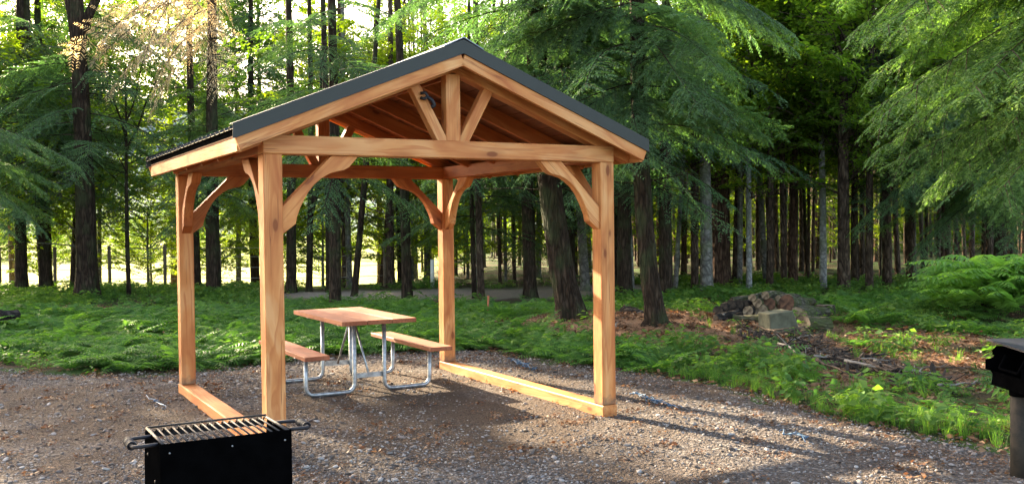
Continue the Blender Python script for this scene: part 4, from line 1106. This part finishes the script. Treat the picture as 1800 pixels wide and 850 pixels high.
# right foreground hemlock whose boughs come in from the right
rb = np.random.default_rng(5)
def rightboughs(rt, f):
    for k in range(44):
        z = 2.9+k*.068; az = math.pi + rb.uniform(-.95, 1.0); L_ = rb.uniform(2.1, 3.0)+.9*min(1, k/25)
        bough(rt, f, z, az, L_, rb.uniform(-.30, 0), [M_HEM2, M_BARKB], 'bough', k, roll=rb.normal(0, .2))
T(0, 0, .20, 'hemlock standing just outside the right edge whose light green boughs hang into view', C_LOW[1], pos=(7.4, 10.8), seed=37, extra=rightboughs, h=14)
def rightboughs2(rt, f):
    for k in range(22):
        z = 2.2+k*.17; az = math.pi*1.25 + rb.uniform(-1.1, 1.1); L_ = rb.uniform(2.2, 3.6)
        bough(rt, f, z, az, L_, rb.uniform(-.4, -.1), [M_HEM2 if k % 2 else M_HEM, M_BARKB], 'bough', k, roll=rb.normal(0, .2))
T(1760, 520, 22, 'hemlock behind the big fern clump at the right, boughs reaching low', C_LOW[0], seed=38, extra=rightboughs2)
T(1560, 512, 16, 'brown trunk left of the big fern clump, under the ends of the light green boughs', None, seed=39, mat=M_BARKB)
# left foreground hemlock outside the left edge
def leftboughs(rt, f):
    for k in range(13):
        z = 2.3+k*.19; az = rb.uniform(-1.0, .5); L_ = rb.uniform(1.8, 2.9)
        bough(rt, f, z, az, L_, rb.uniform(-.35, 0), None, 'bough', k, roll=rb.normal(0, .2))
T(0, 0, .19, 'hemlock just outside the left edge with dark boughs hanging into view', None, pos=(-11.2, 18.6), seed=40, extra=leftboughs, h=13)
# ---- second storey of trees filling the wood
i = 0
mid_specs = [  # x, y, crown, mat, kind
    (-11.5, 26, C_YEL[0], M_BARKG), (-4.6, 27.5, C_YEL[1], M_BARKG), (-2.6, 29.5, C_YEL[0], M_BARKG),
    (-.9, 26.8, C_YEL[1], M_BARKG), (.8, 30, C_YEL[0], M_BARKG), (-6.2, 33, C_YEL[0], M_BARKG), (-3.5, 35, C_YEL[0], M_BARKG), (-15.2, 27.2, C_YEL[1], M_BARKG), (-17.5, 31.5, C_DEC[1], M_BARKG), (-12.6, 28.8, C_DEC[0], M_BARKG), (-20.5, 34, C_DEC[1], M_BARKG), (-14.5, 34, C_DEC[1], M_BARKG), (-9, 32, C_DEC[1], M_BARKG), (2.6, 33, C_DEC[0], M_BARKG)]
for x, y, c_, m_ in mid_specs:
    T(0, 0, .09, 'slender broadleaf tree with bright yellow-green leaves beyond the forest road', c_, pos=(x, y), mat=m_, kind='broadleaf_tree', group='bright broadleaf trees beyond the road', seed=70+i); i += 1
for x, y, c_ in ((4.2, 22.5, C_DEC[0]), (4.6, 24.6, C_YEL[1]), (6.2, 23.5, C_DEC[1]), (8.6, 24.5, C_DEC[0]), (7.3, 27.5, C_DEC[1]), (10.6, 26, C_DEC[0]), (5.0, 28.5, C_DEC[1]), (12.5, 28, C_DEC[1]), (9.2, 31, C_DEC[0]), (5.6, 25.5, C_YEL[1]), (8.2, 22.4, C_DEC[1]), (10.4, 29, C_YEL[1]), (6.8, 31, C_YEL[1]), (3.8, 27, C_YEL[1]), (11.5, 23.5, C_DEC[0])):
    T(0, 0, .09, 'slender broadleaf tree with mid-green leaves among the trunks on the right', c_, pos=(x, y), mat=M_BARKB, kind='broadleaf_tree', group='green broadleaf trees on the right', seed=90+i); i += 1
for x, y, k in ((.4, 22.2, 1), (3.3, 21, 1), (2.6, 25, 0)):
    T(0, 0, .15, 'tall dark hemlock whose crown closes the canopy above the shelter', C_HEM[k], pos=(x, y), kind='hemlock_tree', group='canopy hemlocks behind the shelter', seed=110+i); i += 1
# dense pole stand
C_PB = [crown_mesh('crown', 'd', 3.0, 9, 34, 1.8, 61+q, [(M_DEC, M_DECY)[q], M_BARKB]) for q in range(2)]
pm = [trunk_mesh(13, .075, .035, 200+k, [M_BARKB, M_BARKR, M_BARK, M_BARKB, M_BARKG][k % 5], n=8, flare=.3, wob=.10, bend=(random.uniform(-.03, .03), 0))[0] for k in range(8)]
pr_ = np.random.default_rng(99); k = 0; placed = []
while k < 225:
    y = 23.5+pr_.random()**.8*28; u = pr_.uniform(-.12, .60)
    x = u*y
    if u < .02 and pr_.random() < .5: continue
    if any((x-a_)**2+(y-b2)**2 < .45 for a_, b2 in placed): continue
    if float(road_zone(np.array(x), np.array(y))) > .2: continue
    placed.append((x, y))
    rt = empty('pole_tree', (x, y, ghs(x, y)), 0, 'one of the many thin straight trunks standing close together deep in the wood', 'tree', 'thin trunks of the dense stand deep in the wood')
    o = obj('trunk', pm[pr_.integers(8)], rt); s = pr_.uniform(.35, 1.2); o.scale = (s, s, 1); o.rotation_euler = (0, 0, pr_.uniform(0, 6.28))
    if k % 4 == 0:
        c_ = obj('crown', C_PB[k % 2], rt); c_.rotation_euler = (0, 0, pr_.uniform(0, 6.28)); c_.scale = (.9, .9, 1)
    k += 1
# unseen sun-side trees added outside the frame on the left to throw dappled shade
C_SH = crown_mesh('crown', 'h', 2.6, 13.5, 170, 2.4, 77, [M_HEM, M_BARK], top=.6)
for x, y, c_, sc, lb in ((-15.2, 19.4, C_SH, .95, 'nearest'), (-16.9, 29.2, C_POLE[0], .75, 'slender'), (-15.4, 23.5, C_SH, .9, 'dense middle'), (-17.5, 26.8, C_SH, .8, 'narrow'), (-17, 22.5, C_SH, .9, 'low dense'), (-19, 26, C_SH, 1.0, 'field-edge')):
    T(0, 0, .18, lb+' hemlock added unseen outside the left edge to cast shade', c_, pos=(x, y), group='hemlocks outside the left edge', seed=130+i, cscale=sc); i += 1
T(0, 0, .16, 'tall dense hemlock added by the field for shade, between the two trunks nearest the left edge', C_SH, pos=(-13.3, 27.8), seed=149, cscale=.9)  # sun blocker added to shade the gravel; its crown also fills a sky gap
C_TALL = [crown_mesh('crown', 'd', 2.6, 13, 120, 3.1, 59+k, [(M_DEC, M_DECY)[k], M_BARKB]) for k in range(2)]
for k_, (x, y) in enumerate(((-17.2, 36), (-13.2, 38), (-9.3, 36.5), (-5.3, 39), (-1.3, 38), (-20.5, 40), (2.8, 40), (-7.4, 41))):
    T(0, 0, .13, 'tall leafy tree on the far side of the field edge, filling the sky gaps', C_TALL[k_ % 2], pos=(x, y), mat=M_BARKB, kind='broadleaf_tree', group='tall leafy trees behind the field edge', seed=170+k_)
for x, y, lb in ((-10.5, 34.5, 'left of'), (-8.3, 31.5, 'behind')):
    T(0, 0, .15, 'tall dark hemlock at the field edge, its crown '+lb+' the boughs of dry needles', C_SH, pos=(x, y), seed=190+int(y), cscale=.95)
T(0, 0, .12, 'dark hemlock seen over the left roof slope, its boughs hanging behind the gable', C_LOW[1], pos=(-3.5, 19.2), seed=201, cscale=.85)
# bright shrubs along the field edge, between the left trunks
for x, y in ((-13.5, 28.5), (-11.2, 30), (-8.7, 28.2), (-7.2, 30.5), (-5.6, 28.8), (-4.0, 31), (-2.9, 28.2), (-1.4, 30.5), (-.2, 28.6), (1.2, 31), (-10, 33), (-6, 34), (-2, 34), (2.6, 28.5), (-12.4, 33.5), (4.4, 31.5), (6.5, 33), (8.8, 34.5), (11.2, 33.5), (13.2, 35)):
    T(0, 0, .05, 'low bright yellow-green shrub standing at the sunny edge of the wood', C_SHR[i % 2], pos=(x, y), mat=M_BARKG, kind='shrub', cat='shrub', h=2.5, group='bright shrubs at the sunny edge of the wood', seed=150+i, cscale=random.uniform(.8, 1.25)); i += 1

# far wood closing the right and centre
fw = lib('far_crown', [C_YEL[1], C_DEC[0], C_YEL[0]])
n = 85; yy = rng.uniform(50, 85, n); uu = rng.uniform(-.02, .75, n)
P = np.stack([uu*yy, yy, -2.5-rng.random(n)*1.5], 1)
scatter('far_woodland', P, np.stack([np.zeros(n), np.zeros(n), rng.uniform(0, 6.28, n)], 1), rng.uniform(1.1, 1.7, n), fw, 3,
        label='solid mass of distant woodland closing the view behind the trunks', cat='woodland', kind='stuff')
# far left: loose row of trees beyond the field, and a hill
n = 60; yy = rng.uniform(75, 120, n); uu = rng.uniform(-.75, -.02, n)
P = np.stack([uu*yy, yy, -3.5+0*yy], 1)
scatter('field_edge_woodland', P, np.stack([np.zeros(n), np.zeros(n), rng.uniform(0, 6.28, n)], 1), rng.uniform(.7, 1.1, n), lib('edge_crown', [C_YEL[0], C_DEC[0]]), 2,
        label='distant line of bright trees beyond the sunny field', cat='woodland', kind='stuff')
hx = np.linspace(-700, 500, 90); hy = np.linspace(240, 800, 40); HX, HY = np.meshgrid(hx, hy)
HZ = -6 + 75*np.exp(-((HX+240)/260)**2-((HY-520)/170)**2)*(.8+.4*fbm(HX/60, HY/60, 4)) + (fbm(HX/9, HY/9, 8)-.5)*6
m = leaf_mat('hazy_hill_forest', (.10, .16, .15), (.14, .20, .19), (.18, .24, .22), 0.0, (1, 1, 1), .9, .03)  # distance haze is put into the pale blue-green base colour
obj('hills', mesh_np('hills', np.stack([HX, HY, HZ], -1).reshape(-1, 3), grid_faces(*HX.shape), m, True), kind='structure')

# fence at the field
fe = empty('wire_fence', (-12, 27.5, 0), 0, 'wire fence on wooden posts along the sunny field', 'fence')
fx = np.arange(-16, -2.5, 1.55)
for x in fx:
    z = ghs(x, 27.5); tube('fence_post', [(x+12, 0, z-.2), (x+12+random.uniform(-.02, .02), 0, z+1.25)], .05, M_FPOST, fe, 8)
for hz in (.3, .6, .9, 1.15):
    tube('wire', [(x+12, 0, ghs(x, 27.5)+hz) for x in fx], .008, M_GALV, fe, 4)
p = Gd(760, 505); o = tube('stake', [(0, 0, -.1), (.01, 0, .75)], .055, M_WHITE, None, 8); o.location = p; tagp(o, 'short white-painted stake beyond the forest road', 'stake')
p = Gd(857, 560); o = tube('stake', [(0, 0, -.1), (.02, 0, .42)], .02, M_RUST, None, 6); o.location = p; tagp(o, 'small rusty orange stake in the ferns right of the back post', 'stake')

# ================================================================== UNDERGROWTH
def fern_mesh(seed, nf=9, L_=.55, mat=M_FERN, up=.9):
    r = np.random.default_rng(seed); Q = []
    for k in range(nf):
        a = 6.283*k/nf+r.uniform(-.3, .3); l = L_*r.uniform(.7, 1.15); el = up*r.uniform(.6, 1.1)
        t_ = np.linspace(0, 1, 16); h = l*(t_*math.sin(el)-.55*t_**2.3*math.sin(el)*1.1); o_ = l*(t_*math.cos(el)+.35*t_**2)
        p = np.stack([o_*math.cos(a), o_*math.sin(a), h], 1)
        tg = np.gradient(p, axis=0); tg /= np.linalg.norm(tg, axis=1)[:, None]
        sd = np.cross(tg, [0, 0, 1.]); sd /= np.linalg.norm(sd, axis=1)[:, None]
        for sg in (-1, 1):
            sel = slice(2, 16); b0 = p[sel]; n_ = len(b0); pl_ = l*.26*np.sin(np.pi*np.clip((t_[sel]*.9+.08), 0, 1))**.8*r.uniform(.85, 1.15, n_)
            d = sd[sel]*sg*.92+tg[sel]*.35+np.array([0, 0, -.12])+r.normal(0, .06, (n_, 3)); d /= np.linalg.norm(d, axis=1)[:, None]
            Q.append(quads_diamond(b0, d, tg[sel], pl_, np.full(n_, l*.058), .15))
        Q.append(np.stack([p[:-1]-sd[:-1]*.002, p[1:]-sd[1:]*.002, p[1:]+sd[1:]*.002, p[:-1]+sd[:-1]*.002], 1))
    Q = np.concatenate(Q); return mesh_np('fern', Q.reshape(-1, 3), np.arange(len(Q)*4).reshape(-1, 4), mat)
def herb_mesh(seed, n_=16, h=.22, ls=.07, mat=M_HERB):
    r = np.random.default_rng(seed); Q = []
    for k in range(n_):
        z = h*r.random()**.6; a = r.uniform(0, 6.28); ro = r.uniform(.02, .12)
        b0 = np.array([[ro*math.cos(a), ro*math.sin(a), z]]); d = np.array([[math.cos(a), math.sin(a), r.uniform(-.3, .3)]]); d /= np.linalg.norm(d)
        s = np.cross(d, np.array([[0, 0, 1.]])+r.normal(0, .3, (1, 3))); s /= np.linalg.norm(s)
        l = ls*r.uniform(.7, 1.4); Q.append(quads_diamond(b0, d, s, [l], [l*.6], .2))
        Q.append(np.array([[[0, 0, 0], [.004, 0, 0], b0[0]+[.003, 0, 0], b0[0]]]))
    Q = np.concatenate(Q); return mesh_np('herb', Q.reshape(-1, 3), np.arange(len(Q)*4).reshape(-1, 4), mat)
def grass_mesh(seed, n_=26, h=.22, mat=M_HERB):
    r = np.random.default_rng(seed); V = []; Fq = []
    for k in range(n_):
        a = r.uniform(0, 6.28); b0 = r.normal(0, .035, 3)*[1, 1, 0]; l = h*r.uniform(.5, 1.3); ln = r.uniform(.15, .8)
        d = np.array([math.cos(a), math.sin(a), 0]); s = np.array([-d[1], d[0], 0])*.0035
        p1 = b0+d*l*ln*.3+[0, 0, l*.6]; p2 = b0+d*l*ln+[0, 0, l*(1-.3*ln)]
        V.append([b0-s, b0+s, p1+s*.8, p1-s*.8]); V.append([p1-s*.8, p1+s*.8, p2+s*.1, p2-s*.1])
    Q = np.array(V); return mesh_np('grass', Q.reshape(-1, 3), np.arange(len(Q)*4).reshape(-1, 4), mat)
ferns = lib('fern', [fern_mesh(k, 8+k % 3, .55) for k in range(5)])
herbs = lib('herb', [herb_mesh(k, 14+k*2, .10+.025*k, .045+.007*k) for k in range(5)])
grasses = lib('tuft', [grass_mesh(k) for k in range(4)])
def zone_scatter(name, n, xr, yr, fn, smin, smax, coll, nv, tilt=.15, margin=-.1, **kw):
    x = rng.uniform(*xr, n); y = rng.uniform(*yr, n)
    vis = np.abs(x) < y*.56+1.5
    d = pad_dist(x, y); k = vis & (d < margin) & (rng.random(n) < fn(x, y, d)); x, y = x[k], y[k]
    s = rng.uniform(smin, smax, len(x)); z = gh(x, y)-.01
    rot = np.stack([rng.normal(0, tilt, len(x)), rng.normal(0, tilt, len(x)), rng.uniform(0, 6.28, len(x))], 1)
    return scatter(name, np.stack([x, y, z], 1), rot, s, coll, nv, kind='stuff', **kw)
def f_fern(x, y, d):
    left = np.clip((1.4-x)/.8, 0, 1); nz = needle_zone(x, y); a = fbm(x*.5, y*.5, 71)
    back = np.clip((20.3-y)/2, 0, 1)
    right = np.clip((x-5.6)/1.0, 0, 1)*np.clip((y-11.5)/2, 0, 1)
    v = np.maximum(left*np.clip((a-.34)*5, .06, 1)*back, .3*right*back) + .25*(fbm(x*.8, y*.8, 5) > .55)*back
    return np.clip(v, 0, 1)*np.clip(1.0-nz*1.5, 0, 1)
zone_scatter('fern_undergrowth', 13000, (-13, 11), (8, 22), f_fern, .42, 1.0, ferns, 5, label='dense waist of green ferns covering the forest floor round the shelter', cat='ferns')
def f_herb(x, y, d): return np.where((x > 1.2) & (y < 16), np.clip((fbm(x*1.1, y*1.1, 82)-.42)*4, .04, .8), np.clip((fbm(x*.6, y*.6, 81)-.30)*3, .08, 1))*np.clip(1.1-needle_zone(x, y)*1.6, .03, 1)*np.where(x < 1.2, np.clip(-d/1.6, .08, 1), 1)*np.clip(1-road_zone(x, y)*1.5, 0, 1)*np.where((x > -5.5) & (x < 2) & (y > 18.5), .25, 1)
zone_scatter('leafy_ground_cover', 26000, (-15, 15), (7, 27), f_herb, .6, 1.5, herbs, 5, label='low leafy plants between the ferns and the trees', cat='ground cover')
def f_grass(x, y, d): return np.clip(1.0+d/.9, 0, 1)*(x > 1.6)*np.clip((fbm(x*1.3, y*1.3, 44)-.42)*5, .0, 1)*.7 + .03*(x > 2.5)
zone_scatter('grass', 13000, (.8, 9), (5, 16), f_grass, .3, .75, grasses, 4, margin=-.02, label='fresh green grass along the gravel edge on the right', cat='grass')
def f_edge(x, y, d): return np.clip(1.3+d/1.2, 0, 1)*(x > 1.2)*np.clip((fbm(x*1.1, y*1.1, 33)-.35)*5, 0, 1)*np.clip(1-needle_zone(x, y)*1.4, 0, 1)
zone_scatter('edge_ferns', 1700, (1.0, 8), (5, 14), f_edge, .22, .5, ferns, 5, margin=-.12, label='small bright ferns growing along the right edge of the gravel', cat='ferns')
# leaf litter
lv = []
for k in range(4):
    r = np.random.default_rng(300+k); n_ = 22
    b0 = r.normal(0, .10, (n_, 3))*[1, 1, .12]+[0, 0, .012]; th = r.uniform(0, 6.28, n_); d = np.stack([np.cos(th), np.sin(th), r.normal(0, .3, n_)], 1)
    s = np.cross(d, np.array([0, 0, 1.])+r.normal(0, .5, (n_, 3))); s /= np.linalg.norm(s, axis=1)[:, None]; l = r.uniform(.03, .08, n_)
    Q = quads_diamond(b0, d, s, l, l*.55, 0); lv.append(mesh_np('litter', Q.reshape(-1, 3), np.arange(n_*4).reshape(-1, 4), M_LITTER))
zone_scatter('leaf_litter', 16000, (-12, 13), (6.5, 20), lambda x, y, d: np.clip(.25+(x > 1)*.3+needle_zone(x, y), 0, 1), .6, 1.3, lib('litter', lv), 4, margin=.15,
             label='dead brown leaves and bark bits on the forest floor', cat='leaf litter')

xl = rng.uniform(-8, 5, 1500); yl = rng.uniform(6, 13, 1500); kl = (pad_dist(xl, yl) > 0) & (rng.random(1500) < np.clip(.15+fbm(xl*.7, yl*.7, 91)*1.1-.35+np.exp(-pad_dist(xl, yl)/.5)*.6, .03, 1))
xl, yl = xl[kl], yl[kl]
scatter('scattered_leaves', np.stack([xl, yl, gh(xl, yl)+.022], 1), np.stack([0*xl, 0*xl, rng.uniform(0, 6.28, len(xl))], 1), rng.uniform(.35, .7, len(xl)), lib('blown_leaves', lv), 4, label='dead leaves and needles blown thinly over the gravel', cat='leaf litter', kind='stuff')
# big fern clump at the right, bracken plants that can be told apart
bf = [fern_mesh(500+k, 13, 1.05, M_FERNB, 1.15) for k in range(4)]
spots = [(7.55+.70*math.cos(2.4*k)*math.sqrt(k/20.), 15.4+.75*math.sin(2.4*k)*math.sqrt(k/20.), 1.15-.022*k) for k in range(20)]+[(8.3, 15.2, 1.0), (8.7, 15.0, .8), (8.0, 14.8, .8), (8.5, 15.6, .9)]
for k, (x, y, s) in enumerate(spots):
    p = Vector((x, y, ghs(x, y)-.02)); o = obj('large_fern', bf[k % 4], loc=tuple(p)); o.scale = (s*.88, s*.88, s*1.35); o.rotation_euler = (0, 0, k*1.3)
    tagp(o, 'large arching fern in the tall clump at the right below the hemlock boughs', 'fern', 'large ferns of the clump at the right')
print('tris', sum(len(m_.polygons) for m_ in bpy.data.meshes))
